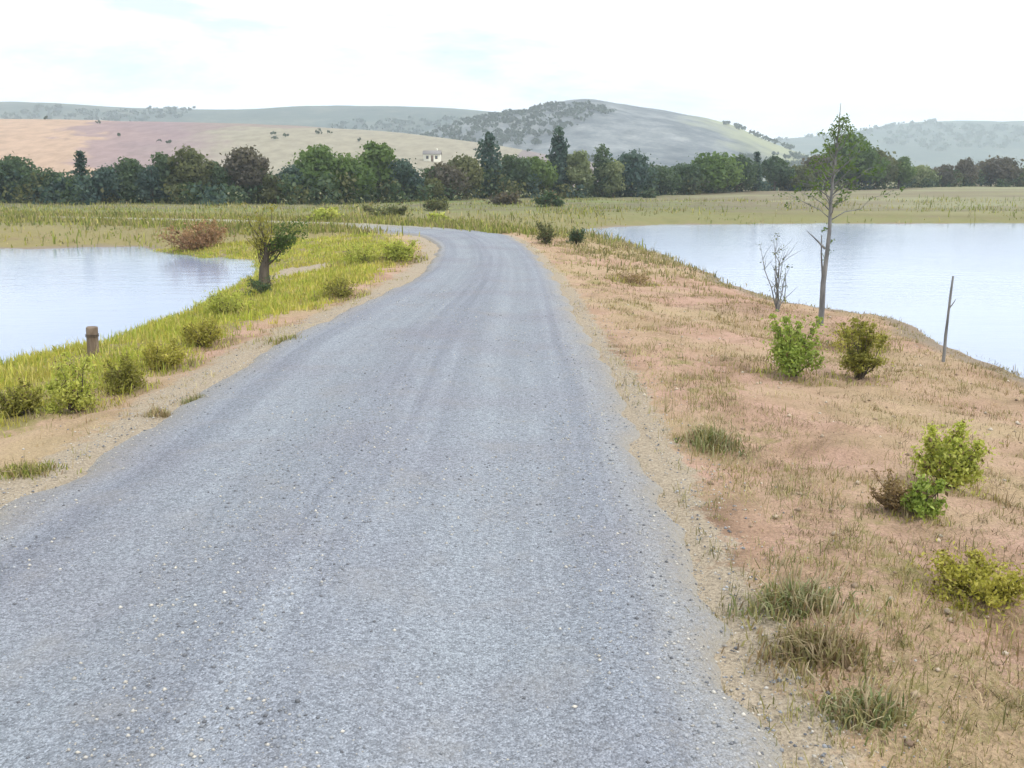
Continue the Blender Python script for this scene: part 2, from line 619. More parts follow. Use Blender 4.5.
# water -------------------------------------------------------------
def water_mat():
    m, nt, out = new_mat("silty_water")
    g = G(nt)
    n1 = g.noise(1.6, 3, 0.6, g.coord((0.5, 1.3, 1)))
    n2 = g.noise(9, 2, 0.5, g.coord((0.6, 1.2, 1)))
    h = g.math('ADD', n1, g.math('MULTIPLY', n2, 0.25))
    pt = g.noise(0.12, 3, 0.5)
    c = g.ramp(pt, [(0.35, (0.25, 0.31, 0.46)), (0.65, (0.30, 0.365, 0.51))])
    b = g.bsdf(c, 0.12, 0.5, g.bump(h, 0.13, 0.06))
    b.inputs['IOR'].default_value = 1.333
    g.l(b.outputs[0], out.inputs['Surface'])
    return m


M_WATER = water_mat()


def pond(poly, pad):
    p = np.array(poly)
    x0, y0 = p.min(0) - pad
    x1, y1 = p.max(0) + pad
    gx, gy = np.linspace(x0, x1, 90), np.linspace(y0, y1, 60)
    X, Y = np.meshgrid(gx, gy)
    d = sdf(poly, X, Y)
    q = grid_polys(60, 90)
    keep = (d.ravel()[q] < pad).all(1)
    q = q[keep]
    used = np.unique(q)
    re = np.full(X.size, -1)
    re[used] = np.arange(len(used))
    V = np.c_[X.ravel(), Y.ravel(), np.full(X.size, WATER_Z)][used]
    return mesh("water", V, [re[q]], M_WATER, smooth_shade=True)


tag(obj("water", pond(right_pond, 2.0)), kind="structure")
tag(obj("water", pond(left_pond, 1.2)), kind="structure")


# hills -------------------------------------------------------------
def hill_mat(name, kind):
    m, nt, out = new_mat(name)
    g = G(nt)
    if kind == 'fields':
        vor = g.n('ShaderNodeTexVoronoi')
        vor.inputs['Scale'].default_value = 1.0
        g.l(g.coord((0.011, 0.006, 0.012)), vor.inputs['Vector'])
        sp = g.n('ShaderNodeSeparateColor')
        g.l(vor.outputs['Color'], sp.inputs[0])
        c = g.ramp(sp.outputs[0], [(0.0, (0.25, 0.20, 0.175)), (0.25, (0.225, 0.185, 0.18)), (0.45, (0.22, 0.225, 0.16)), (0.62, (0.25, 0.20, 0.195)), (0.8, (0.29, 0.26, 0.195))], 'CONSTANT')
        gx = g.n('ShaderNodeNewGeometry')
        sx = g.n('ShaderNodeSeparateXYZ')
        g.l(gx.outputs['Position'], sx.inputs[0])
        nn = g.noise(0.025, 5, 0.65, None, 0.6)
        tanf = g.math('ADD', g.math('DIVIDE', sx.outputs[0], sx.outputs[1]), g.math('MULTIPLY', g.math('SUBTRACT', nn, 0.5), 0.22))
        # the bare tan field fills the western end, ploughed mauve ground next to it
        c = g.mix(g.ramp(g.math('ADD', tanf, 1.0), [(0.60, 1.0), (0.66, 0.0)]), c, (0.42, 0.29, 0.205))
        mauve = g.ramp(g.math('ADD', tanf, 1.0), [(0.57, 0.0), (0.59, 0.8), (0.67, 0.8), (0.72, 0.0)])
        c = g.mix(mauve, c, (0.26, 0.185, 0.195))
        furrow = g.noise(0.25, 4, 0.65, g.coord((1, 0.2, 3)))
        c = g.mix(1.0, c, g.ramp(furrow, [(0.3, 0.8), (0.7, 1.15)]), 'MULTIPLY')
    else:
        n1 = g.noise(0.016, 6, 0.66)
        n2 = g.noise(0.055, 5, 0.75)
        if kind == 'rocky':
            stops = [(0.36, (0.06, 0.075, 0.085)), (0.47, (0.12, 0.135, 0.145)), (0.56, (0.20, 0.215, 0.22)), (0.66, (0.32, 0.33, 0.32))]
        else:
            stops = [(0.36, (0.05, 0.075, 0.065)), (0.5, (0.085, 0.105, 0.085)), (0.64, (0.16, 0.165, 0.125))]
        c = g.ramp(g.math('ADD', g.math('MULTIPLY', n1, 0.5), g.math('MULTIPLY', n2, 0.5)), stops)
        if kind == 'rocky':
            gx = g.n('ShaderNodeNewGeometry')
            sx = g.n('ShaderNodeSeparateXYZ')
            g.l(gx.outputs['Position'], sx.inputs[0])
            e = g.math('ADD', g.math('DIVIDE', sx.outputs[0], 240.0), g.math('MULTIPLY', g.math('SUBTRACT', n1, 0.5), 0.9))
            c = g.mix(g.ramp(e, [(0.56, 0.0), (0.80, 0.85)]), c, (0.30, 0.31, 0.17))
    b = g.bsdf(c, 0.95, 0.1)
    g.l(b.outputs[0], out.inputs['Surface'])
    return m


HILL_FN = {}


def hill(name, prof, dist, near, back, mat, rough, seed, na=240, nr_=70, power=1.0):
    prof = np.array(prof, float)
    px = np.linspace(prof[0, 0], prof[-1, 0], na)
    py = np.interp(px, prof[:, 0], prof[:, 1])
    py = np.convolve(np.pad(py, 3, 'edge'), np.ones(7) / 7, 'valid')
    a = azim(px)
    top = np.array([elev(v) for v in py]) * dist + CAM_H
    yy = np.r_[np.linspace(near, dist, nr_), np.linspace(dist, back, nr_ // 2)[1:]]
    A, Y = np.meshgrid(a, yy)
    X = A * Y

    def f(x, y):
        aa = x / y
        tp = np.interp(aa, a, top)
        s = np.where(y <= dist, smooth(near, dist, y) ** power, 1 - smooth(dist, back, y))
        n = (fbm(x * 6.0 / dist, y * 6.0 / dist, seed, 5) - 0.5)
        return -3 + (tp + 3) * s + n * rough * np.clip(tp, 1, None) * s * np.where(y < dist, 1.0 - 0.75 * s, 0.3)
    Z = f(X, Y)
    return obj(name, mesh(name, np.c_[X.ravel(), Y.ravel(), Z.ravel()], [grid_polys(len(yy), na)], mat, smooth_shade=True)), f


h1, f_fields = hill("hillside", [(-700, 119), (-200, 121), (0, 121), (100, 121), (200, 123), (300, 127), (400, 133), (500, 146), (570, 160), (650, 172), (760, 182), (900, 187)],
                    430, 210, 640, hill_mat("hill_fields", 'fields'), 0.35, 4)
tag(h1, kind="structure")
h2, f_peak = hill("hills", [(300, 190), (370, 160), (420, 136), (460, 122), (500, 116), (530, 112), (550, 105), (578, 100), (600, 103), (630, 109), (660, 114), (690, 119), (720, 127), (750, 140), (780, 152), (830, 167), (900, 188)],
                  900, 470, 1300, hill_mat("hill_rock_scrub", 'rocky'), 0.8, 23)
tag(h2, kind="structure")
h3, f_ridge = hill("hills", [(-800, 98), (-300, 100), (0, 101), (105, 102), (135, 107), (220, 109), (320, 109), (450, 109), (520, 114), (600, 122), (700, 140), (800, 165), (900, 186)],
                   1350, 800, 1800, hill_mat("hill_scrub", 'scrub'), 0.45, 51)
tag(h3, kind="structure")
h4, f_right = hill("hills", [(640, 186), (700, 160), (750, 142), (790, 138), (830, 134), (855, 128), (890, 123), (950, 121), (1024, 121), (1200, 117), (1500, 112), (1900, 110)],
                   2000, 1200, 2500, h3.data.materials[0], 0.5, 77)
tag(h4, kind="structure")

# far-off woodland on the hills: one mass
C, S, T = [], [], []
for f, (x0, x1), (y0, y1), n, s0, thr in ((f_fields, (-290, 60), (330, 440), 22, 2.0, 0.60), (f_peak, (-90, 230), (520, 840), 1100, 5.0, 0.44),
                                     (f_ridge, (-900, 160), (900, 1280), 900, 7.0, 0.5), (f_right, (420, 1300), (1300, 1880), 700, 10.0, 0.5)):
    x, y = rng.uniform(x0, x1, n * 3), rng.uniform(y0, y1, n * 3)
    kf = fbm(x * 8 / y1, y * 8 / y1, 61, 3) > thr
    x, y = x[kf][:n], y[kf][:n]
    z = f(x, y)
    ok = z > 1.0
    x, y, z = x[ok], y[ok], z[ok]
    for _ in range(9):
        C.append(np.c_[x + rng.normal(size=len(x)) * s0 * 0.28, y + rng.normal(size=len(x)) * s0 * 0.28, z + s0 * 0.3 + rng.random(len(x)) * s0 * 0.35])
        S.append(np.full(len(x), s0 * 0.55))
        T.append(np.array([0.055, 0.075, 0.05]) * (0.7 + 0.6 * rng.random((len(x), 1))))
C, S, T = np.vstack(C), np.concatenate(S), np.vstack(T)
wd = obj("woodland", leaves_mesh("woodland", C, rng.normal(size=C.shape), S, M_LEAF, T, 0.8))
tag(wd, "scattered scrub and far-off woodland dotting the hazy hills", "woodland", kind="stuff")

GREEN = [(0.20, 0.23, 0.045), (0.26, 0.28, 0.06), (0.32, 0.31, 0.085), (0.36, 0.32, 0.11), (0.15, 0.18, 0.045), (0.38, 0.32, 0.15)]
DRY = [(0.42, 0.31, 0.19), (0.36, 0.26, 0.16), (0.46, 0.37, 0.23), (0.28, 0.23, 0.11), (0.25, 0.18, 0.11), (0.33, 0.29, 0.14)]
BRIGHT = [(0.36, 0.40, 0.06), (0.43, 0.44, 0.08), (0.49, 0.45, 0.11), (0.30, 0.34, 0.06), (0.52, 0.45, 0.16), (0.47, 0.41, 0.09)]
WEED = [(0.20, 0.23, 0.10), (0.27, 0.29, 0.15), (0.15, 0.18, 0.07), (0.35, 0.34, 0.20), (0.40, 0.35, 0.22)]
MIXED = [(0.30, 0.27, 0.12), (0.22, 0.20, 0.08), (0.38, 0.31, 0.17), (0.17, 0.17, 0.07), (0.42, 0.36, 0.22)]

# ------------------------------------------------------------------ vegetation
PAL = {
    'dark':   [(0.035, 0.060, 0.035), (0.055, 0.085, 0.045), (0.075, 0.105, 0.055)],
    'blue':   [(0.030, 0.055, 0.052), (0.048, 0.080, 0.068), (0.07, 0.105, 0.085)],
    'green':  [(0.050, 0.085, 0.025), (0.080, 0.125, 0.035), (0.115, 0.16, 0.05)],
    'moss':   [(0.13, 0.125, 0.03), (0.19, 0.185, 0.04), (0.27, 0.25, 0.075)],
    'olive':  [(0.060, 0.070, 0.030), (0.090, 0.100, 0.045), (0.13, 0.13, 0.06)],
    'brown':  [(0.060, 0.055, 0.045), (0.085, 0.075, 0.06), (0.12, 0.105, 0.08)],
    'fresh':  [(0.22, 0.25, 0.05), (0.30, 0.32, 0.07), (0.40, 0.39, 0.12)],
    'lime':   [(0.12, 0.16, 0.035), (0.19, 0.24, 0.05), (0.27, 0.31, 0.09)],
    'yellow': [(0.19, 0.18, 0.035), (0.26, 0.24, 0.05), (0.34, 0.30, 0.09)],
    'dead':   [(0.13, 0.09, 0.045), (0.19, 0.135, 0.07), (0.26, 0.19, 0.11)],
    'russet': [(0.15, 0.085, 0.05), (0.22, 0.13, 0.075), (0.30, 0.19, 0.115)],
    'sage':   [(0.10, 0.125, 0.065), (0.15, 0.175, 0.09), (0.22, 0.235, 0.13)],
}


def tints(colour, k, n):
    p = np.array(PAL[colour])
    lobe = rng.random(int(k.max()) + 1)
    v = np.clip(lobe[k] * 0.65 + rng.random(n) * 0.35, 0, 0.999) * 2
    i = v.astype(int)
    f = (v - i)[:, None]
    return p[i] * (1 - f) + p[np.minimum(i + 1, 2)] * f * 1.0


def tree(kind, colour, x, y, w, h, label, name, cat="tree", group=None):
    z = float(ground(np.array([x]), np.array([y]))[0])
    t = thing(name, label, cat, (x, y, z - 0.05), group, rng.random() * 6)
    tb = Tubes(6)
    r0 = 0.028 * h + 0.03
    if kind in ('round', 'broad', 'scrub'):
        bole = {'round': 0.20, 'broad': 0.14, 'scrub': 0.06}[kind] * h
        tb.add(bent((0, 0, -0.2), (rng.normal() * 0.05 * h, rng.normal() * 0.05 * h, h * 0.85), 7, 0.05), np.linspace(r0, r0 * 0.25, 7))
        nl = {'round': 9, 'broad': 13, 'scrub': 7}[kind]
        cs, rs = [], []
        for i in range(nl):
            a = i * 2.4 + rng.random()
            u = (i + 0.5) / nl
            zz = bole + (h - bole) * (0.18 + 0.70 * u)
            env = math.sin(min(1, 0.18 + 0.82 * (1 - u)) * math.pi * 0.62) * (0.62 if kind != 'broad' else 0.78)
            rad = w * 0.5 * env * (0.55 + 0.5 * rng.random())
            c = np.array([math.cos(a) * rad, math.sin(a) * rad, zz])
            r = w * (0.20 + 0.12 * rng.random()) * (0.8 if u > 0.8 else 1)
            cs.append(c)
            rs.append(min(r * (0.7 + 0.5 * rng.random()), (h - zz) * 0.95 + 0.10 * h))
            tb.add(bent((0, 0, max(bole * 0.8, zz - 0.3 * h)), c, 4, 0.1), np.linspace(r0 * 0.45, r0 * 0.1, 4))
        cs, rs = np.array(cs), np.array(rs)
        n = int(1500 + 160 * nl)
        C, N, kk = lobed_cloud(cs, rs, n, 0.8)
        C[:, 2] = np.maximum(C[:, 2], 0.15 + 0.05 * h * rng.random(n))
        size = (0.045 * w + 0.03 * h) * (0.6 + 0.8 * rng.random(n))
        C += rng.normal(size=C.shape) * 0.07 * w * (rng.random((n, 1)) < 0.3) * np.array([1, 1, 0.55])
        C[:, 2] = np.maximum(C[:, 2], 0.1)
    elif kind == 'poplar':
        tb.add(bent((0, 0, -0.2), (0, 0, h * 0.95), 7, 0.02), np.linspace(r0, r0 * 0.2, 7))
        zz = np.linspace(0.16, 0.93, 9) * h
        cs = np.c_[rng.normal(size=9) * w * 0.10, rng.normal(size=9) * w * 0.10, zz]
        rs = w * 0.5 * np.clip(np.sin(np.linspace(0.35, 0.93, 9) * np.pi) ** 0.5, 0.3, 1)
        for c in cs[1:]:
            a = rng.random() * 6.28
            tb.add(bent((0, 0, c[2] - 0.1 * h), c + np.array([math.cos(a), math.sin(a), 0.4]) * w * 0.25, 3, 0.1), [r0 * 0.3, r0 * 0.2, r0 * 0.08])
        n = 1500
        C, N, kk = lobed_cloud(cs, rs, n, 1.3, 0.5)
        size = np.full(n, 0.05 * h + 0.04 * w)
    else:                                                   # conifer: whorls of drooping boughs
        tb.add(bent((0, 0, -0.2), (0, 0, h * 0.99), 7, 0.01), np.linspace(r0, 0.02, 7))
        Cl, Nl, Kl = [], [], []
        nw = 15
        for i in range(nw):
            u = i / (nw - 1)
            zz = h * (0.10 + 0.88 * u)
            L = w * 0.5 * (1 - u) ** 0.75 * (0.8 + 0.4 * rng.random()) + 0.05 * w
            for b in range(7):
                a = b * 0.9 + i * 1.3 + rng.random() * 0.4
                Lb = L * (0.75 + 0.4 * rng.random())
                m_ = 16
                s = rng.random(m_) ** 0.7 * Lb
                Cl.append(np.c_[np.cos(a) * s, np.sin(a) * s, zz - 0.35 * s + 0.1 * Lb] + rng.normal(size=(m_, 3)) * 0.03 * h * np.array([1, 1, 0.6]))
                Nl.append(np.c_[np.zeros(m_), np.zeros(m_), np.ones(m_)] + rng.normal(size=(m_, 3)) * 0.5)
                Kl.append(np.full(m_, i * 7 + b))
                if b % 2 == 0:
                    tb.add([(0, 0, zz), (math.cos(a) * Lb * .8, math.sin(a) * Lb * .8, zz - 0.2 * Lb)], [r0 * 0.25, 0.01])
        C, N, kk = np.vstack(Cl), np.vstack(Nl), np.concatenate(Kl)
        n = len(C)
        size = np.full(n, 0.055 * h)
    tb.build("trunk", M_BARK, t)
    obj("crown", leaves_mesh("crown", C, N, size, M_LEAF, tints(colour, kk, n) * 1.45, 0.7), t)
    return t


# tree line beyond the ponds: (px, top, base row, width px, distance, kind, colour, name, label)
TREES = [
 (-60, 160, 203, 44, 106, 'broad', 'dark', 'broadleaf_tree', "dark broadleaf tree at the far left end of the tree line, mostly out of frame"),
 (8, 172, 203, 34, 104, 'broad', 'blue', 'broadleaf_tree', "low blue-green tree cut off by the left edge of the picture"),
 (36, 163, 204, 34, 104, 'round', 'dark', 'broadleaf_tree', "round dark tree rising above its low neighbours near the left edge, before the tan field"),
 (62, 178, 204, 32, 103, 'broad', 'dark', 'broadleaf_tree', "low dark tree in the dip just left of the tall narrow conifer"),
 (84, 183, 204, 24, 102, 'scrub', 'blue', 'small_tree', "smallest bluish tree at the foot of the tall narrow conifer, on its left"),
 (100, 151, 205, 19, 101, 'conifer', 'blue', 'conifer_tree', "tall narrow near-black conifer standing over the left pond, before the edge of the tan field"),
 (123, 172, 204, 30, 103, 'broad', 'blue', 'broadleaf_tree', "flat-topped blue-green tree immediately right of the tall narrow conifer"),
 (147, 165, 204, 30, 104, 'round', 'dark', 'broadleaf_tree', "mid-height round dark tree before the mauve ploughed field, second right of the narrow conifer"),
 (165, 170, 204, 22, 103, 'scrub', 'blue', 'small_tree', "low bluish tree between two round trees before the mauve ploughed field"),
 (181, 159, 204, 28, 105, 'round', 'dark', 'broadleaf_tree', "round dark tree touching the left side of the tall olive-green tree"),
 (207, 146, 205, 34, 104, 'round', 'olive', 'broadleaf_tree', "tall olive-green tree, the highest between the narrow conifer and the blackish brown tree"),
 (230, 161, 204, 26, 105, 'round', 'dark', 'broadleaf_tree', "dark grey-green tree filling the gap between the tall olive tree and the blackish brown tree"),
 (259, 147, 203, 36, 106, 'round', 'brown', 'broadleaf_tree', "blackish brown round tree behind the small scrubby tree at the pond tip"),
 (284, 174, 202, 24, 105, 'scrub', 'olive', 'small_tree', "low olive tree in the pale gap right of the blackish brown tree"),
 (303, 165, 202, 26, 106, 'round', 'blue', 'broadleaf_tree', "bluish tree at the left foot of the bright green tree clump"),
 (324, 147, 201, 40, 108, 'round', 'green', 'broadleaf_tree', "bright green tree forming the left crown of the green clump left of the road end"),
 (352, 155, 201, 36, 108, 'broad', 'green', 'broadleaf_tree', "bright green broad tree in the middle of the green clump left of the road end"),
 (383, 139, 201, 34, 109, 'round', 'green', 'broadleaf_tree', "tallest bright green tree, right end of the green clump left of the road end"),
 (408, 160, 202, 30, 107, 'round', 'blue', 'broadleaf_tree', "dark blue-green tree leaning out right of the tallest bright green tree"),
 (432, 178, 201, 26, 106, 'scrub', 'olive', 'small_tree', "low olive scrub tree below the cream farmhouse"),
 (446, 164, 201, 32, 108, 'round', 'brown', 'broadleaf_tree', "brownish round tree just right of the cream farmhouse, above the road end"),
 (468, 156, 200, 30, 110, 'round', 'olive', 'broadleaf_tree', "olive-grey tree left of the first slim spire above the road end"),
 (491, 133, 200, 20, 112, 'poplar', 'blue', 'poplar_tree', "slim dark spire-shaped tree straight above the road end, left of the tallest spire"),
 (513, 155, 200, 30, 112, 'round', 'dark', 'broadleaf_tree', "mid-height dark tree between the two slim spires"),
 (534, 158, 199, 30, 114, 'broad', 'green', 'broadleaf_tree', "green tree pressed against the left side of the tallest spire"),
 (556, 127, 199, 18, 116, 'poplar', 'blue', 'poplar_tree', "tallest slim spire-shaped tree, standing before the rocky peak"),
 (574, 150, 199, 26, 116, 'round', 'sage', 'broadleaf_tree', "grey-green tree immediately right of the tallest spire"),
 (598, 147, 198, 20, 118, 'poplar', 'dark', 'poplar_tree', "short stout dark spire-shaped tree under the right slope of the rocky peak"),
 (627, 152, 198, 36, 120, 'round', 'blue', 'broadleaf_tree', "wide slate-blue tree before the rocky hill, second right of the short stout spire"),
 (609, 162, 198, 22, 117, 'scrub', 'sage', 'small_tree', "small grey-green tree squeezed between the short stout spire and the slate-blue tree"),
 (653, 166, 196, 28, 122, 'broad', 'dark', 'broadleaf_tree', "low dark tree directly right of the slate-blue tree"),
 (678, 164, 195, 28, 125, 'round', 'dark', 'broadleaf_tree', "small round dark tree in the middle of the line before the pale green slope"),
 (704, 154, 194, 38, 128, 'broad', 'green', 'broadleaf_tree', "broad mid-green tree before the pale green slope, left of the needle-thin conifer"),
 (728, 157, 193, 26, 132, 'round', 'dark', 'broadleaf_tree', "round dark tree just left of the needle-thin conifer above the right pond"),
 (746, 152, 192, 11, 134, 'conifer', 'blue', 'conifer_tree', "needle-thin dark conifer above the right pond"),
 (764, 155, 191, 24, 140, 'round', 'dark', 'broadleaf_tree', "dark tree just right of the needle-thin conifer"),
 (784, 166, 190, 26, 142, 'broad', 'olive', 'broadleaf_tree', "low olive tree in the dip left of the big green tree"),
 (806, 155, 189, 30, 146, 'round', 'brown', 'broadleaf_tree', "dark brownish tree at the left shoulder of the big green tree"),
 (837, 136, 189, 44, 150, 'broad', 'green', 'broadleaf_tree', "big broad green tree behind the slender sapling, largest beyond the right pond"),
 (862, 150, 188, 28, 152, 'round', 'olive', 'broadleaf_tree', "olive-green tree at the right shoulder of the big green tree"),
 (883, 158, 187, 22, 154, 'round', 'green', 'broadleaf_tree', "compact deep green tree standing apart right of the big green tree"),
 (902, 166, 186, 24, 158, 'broad', 'sage', 'broadleaf_tree', "pale sage tree between the compact green tree and the brown trees"),
 (925, 165, 186, 22, 160, 'scrub', 'brown', 'small_tree', "low brown scrub tree, first of the sparse trees before the blue right hill"),
 (946, 158, 186, 18, 162, 'round', 'brown', 'broadleaf_tree', "small dark brown tree standing upright among the sparse trees before the blue hill"),
 (978, 158, 186, 30, 165, 'broad', 'brown', 'broadleaf_tree', "wide brown-grey tree among the sparse trees, left of the one at the right edge"),
 (1018, 168, 186, 34, 165, 'broad', 'olive', 'broadleaf_tree', "low dark olive tree cut by the right edge of the picture"),
 (1070, 158, 186, 40, 165, 'round', 'dark', 'broadleaf_tree', "round dark tree just beyond the right edge of the picture"),
]
for (px, top, base, wpx, D, kind, colour, name, label) in TREES:
    D = D * (0.86 + 0.14 * float(smooth(300, 560, px)))
    x = azim(px) * D
    z = float(ground(np.array([x]), np.array([float(D)]))[0])
    h = CAM_H + elev(top - (6 if px < 190 and kind != 'conifer' else 0)) * D - z
    tree(kind, colour, x, D, wpx / F * D * (1.34 if kind in ('round', 'broad', 'scrub') else 1.16), max(h, 1.5), label, name, group="trees in the line beyond the ponds")

# undergrowth that knits the foot of the tree line together
Cs, Ts = [], []
ptab = sorted([(a[0], a[2], a[4] * (0.86 + 0.14 * float(smooth(300, 560, a[0])))) for a in TREES])
for px in np.arange(-80, 1090, 6.0):
    D = np.interp(px, [p[0] for p in ptab], [p[2] for p in ptab]) + rng.normal() * 2.0
    x = azim(px) * D
    z = float(ground(np.array([x]), np.array([D]))[0])
    hh = (1.4 + 1.9 * rng.random() ** 1.5) * (1.0 if px < 640 else 0.9)
    n = 110
    p = rng.normal(size=(n, 3)) * np.array([0.6, 0.6, 0.0]) + np.array([x, D, z])
    p[:, 2] += rng.random(n) * hh
    Cs.append(p)
    pal = np.array(PAL[['dark', 'olive', 'blue', 'dark'][rng.integers(4)]])
    Ts.append(pal[rng.integers(0, 3, n)] * 1.4)
Cs, Ts = np.vstack(Cs), np.vstack(Ts)
o = obj("undergrowth", leaves_mesh("undergrowth", Cs, rng.normal(size=Cs.shape), np.full(len(Cs), 0.42), M_LEAF, Ts, 0.7))
tag(o, "tangled dark undergrowth along the foot of the tree line", "undergrowth", kind="stuff")


# shrubs --------------------------------------------------------------
SHRUB_AT = []


def shrub(px, py, wpx, hpx, colour, label, name="shrub", cat="shrub", leaf=0.05, n=1500, wild=0.3, group=None, twigs=18, flat=0.8, wood=None):
    p = place(px, py)
    D = p.y
    w, h = wpx / F * D, hpx / F * D
    SHRUB_AT.append((p.x, p.y + w * 0.25, w))
    t = thing(name, label, cat, (p.x, p.y + w * 0.25, float(ground(np.array([p.x]), np.array([p.y + w * 0.25]))[0]) - 0.01), group)
    nl = 13
    n = int(n * 2.6)
    leaf = leaf * (0.55 if D < 25 else 0.8)
    cs, rs = [], []
    tb = Tubes(5)
    lop, amt = rng.random() * 6.28, 0.25 + 0.25 * rng.random()
    for i in range(nl):
        a = i * 2.4 + rng.random() * 0.8
        rad = w * 0.38 * (0.8 + amt * math.cos(a - lop)) * math.sqrt((i + 0.4) / nl)
        zz = h * (0.16 + 0.62 * (1 - (rad / (w * 0.40)) ** 2) * (0.35 + 0.65 * rng.random()))
        c = np.array([math.cos(a) * rad, math.sin(a) * rad, zz])
        cs.append(c)
        c[2] *= 0.75 + amt * math.cos(a - lop) + 0.3 * (rng.random() - 0.3)
        rs.append(min(w * 0.16, h * 0.30) * (0.5 + 0.9 * rng.random()))
        tb.add(bent((rng.normal() * w * 0.03, rng.normal() * w * 0.03, -0.04), c, 4, 0.18), np.linspace(0.008 + 0.01 * h, 0.003, 4))
    for i in range(twigs):
        a = rng.random() * 6.28
        tip = np.array([math.cos(a) * w * 0.5 * rng.random() ** 0.5, math.sin(a) * w * 0.5 * rng.random() ** 0.5, h * (0.45 + 0.62 * rng.random())])
        tb.add(bent((0, 0, 0), tip, 5, 0.2), np.linspace(0.006 + 0.004 * h, 0.0015, 5))
        m_ = 3
        cs += [tip * (0.75 + 0.1 * j) for j in range(m_)]
        rs += [w * 0.035 * (1 + rng.random())] * m_
    cs, rs = np.array(cs), np.array(rs)
    C, N, kk = lobed_cloud(cs, rs, n, flat, 0.5)
    C += rng.normal(size=C.shape) * (wild * 0.04 * w + 0.09 * w * (rng.random((n, 1)) < 0.3)) * np.array([1, 1, 0.6])
    C[:, 2] = np.maximum(C[:, 2], 0.015 + 0.05 * h * rng.random(n))
    tt = tints(colour, kk, n) * 1.5
    dry = rng.random(n) < 0.07
    tt[dry] = np.array(PAL['dead'])[rng.integers(0, 3, int(dry.sum()))]
    tb.build("stem", wood or M_BARK, t)
    obj("foliage", leaves_mesh("foliage", C, N, np.full(n, leaf), M_LEAF, tt * (0.75 + 0.5 * rng.random((n, 1))), 0.5), t)
    return t


def blades(name, Pn, h, w, tint, lean=0.6):
    n = len(Pn)
    a = rng.random(n) * 6.283
    ln = lean * rng.random(n)
    side = np.c_[np.cos(a), np.sin(a), np.zeros(n)]
    b = rng.random(n) * 6.283
    d = np.c_[np.cos(b) * ln, np.sin(b) * ln, np.ones(n)]
    hv = h[:, None]
    mid = Pn + d * hv * np.array([0.4, 0.4, 0.6])
    tip = Pn + d * hv * np.array([1.0, 1.0, 1.0]) - np.c_[np.zeros((n, 2)), ln * h * 0.45]
    ww = w[:, None]
    V = np.stack([Pn - side * ww, Pn + side * ww, mid + side * ww * 0.7, mid - side * ww * 0.7, tip], 1).reshape(-1, 3)
    i = np.arange(n) * 5
    return mesh(name, V, [np.c_[i, i + 1, i + 2, i + 3], np.c_[i + 3, i + 2, i + 4]], M_GRASS, tint=np.repeat(tint, 5, axis=0))


def skirts():
    """grass growing up round the feet of the shrubs"""
    X, Y, Wd = [], [], []
    for (x, y, w_) in SHRUB_AT:
        if y > 30:
            continue
        n = int(260 + 260 * w_)
        a, r = rng.random(n) * 6.28, w_ * (0.25 + 0.5 * rng.random(n) ** 0.7)
        X.append(x + np.cos(a) * r)
        Y.append(y + np.sin(a) * r)
        Wd.append(np.full(n, w_))
    X, Y, Wd = map(np.concatenate, (X, Y, Wd))
    pal = np.array(MIXED + BRIGHT[:3] + DRY[:2])
    tc = pal[rng.integers(0, len(pal), len(X))] * (0.7 + 0.5 * rng.random((len(X), 1)))
    hh = (0.04 + 0.16 * rng.random(len(X)) ** 1.6) * np.clip(Wd, 0.4, 1.2)
    me = blades('skirt_grass', np.c_[X, Y, ground(X, Y) - 0.01], hh, (0.002 + 0.003 * rng.random(len(X))) * np.clip(Y / 9, 0.8, 3), tc, 1.1)
    tag(obj('skirt_grass', me), 'mixed grass growing round the feet of the bank shrubs', 'grass', kind='stuff')


def weeds(px, py, wpx, hpx, pal, label, n=420, stalks=14):
    """a clump of grassy weeds: arching blades with a few seeded stalks"""
    p = place(px, py)
    w, h = wpx / F * p.y, hpx / F * p.y
    cy_ = p.y + w * 0.2
    z0 = float(ground(np.array([p.x]), np.array([cy_]))[0])
    t = thing("weed_clump", label, "weeds", (p.x, cy_, z0))
    q = rng.normal(size=(n, 2)) * w * np.array([0.34, 0.26])
    q += rng.normal(size=(5, 2))[rng.integers(0, 5, n)] * w * 0.16
    zz = ground(p.x + q[:, 0], cy_ + q[:, 1]) - z0
    hb = h * (0.35 + 0.65 * rng.random(n)) * (0.35 + 0.65 * np.exp(-(np.hypot(q[:, 0], q[:, 1]) / (0.5 * w)) ** 2))
    pal = list(pal) + MIXED[:2] + DRY[3:5]
    tc = np.array(pal)[rng.integers(0, len(pal), n)] * (0.75 + 0.5 * rng.random((n, 1)))
    obj("foliage", blades("foliage", np.c_[q, zz - 0.01], hb + 0.02, np.full(n, 0.0030 + 0.012 * h) * (0.6 + 0.8 * rng.random(n)), tc, 1.1), t)
    tb = Tubes(4)
    for i in range(stalks):
        b = rng.normal(size=2) * w * 0.15
        tip = np.r_[b + rng.normal(size=2) * w * 0.25, h * (0.7 + 0.5 * rng.random())]
        pts = bent(np.r_[b, -0.02], tip, 5, 0.12)
        tb.add(np.vstack([pts, tip + np.array([0.01, 0, 0.03 + 0.05 * h])]), [0.0022, 0.002, 0.0018, 0.0016, 0.004, 0.0008])
    tb.build("stalk", M_STRAW, t)


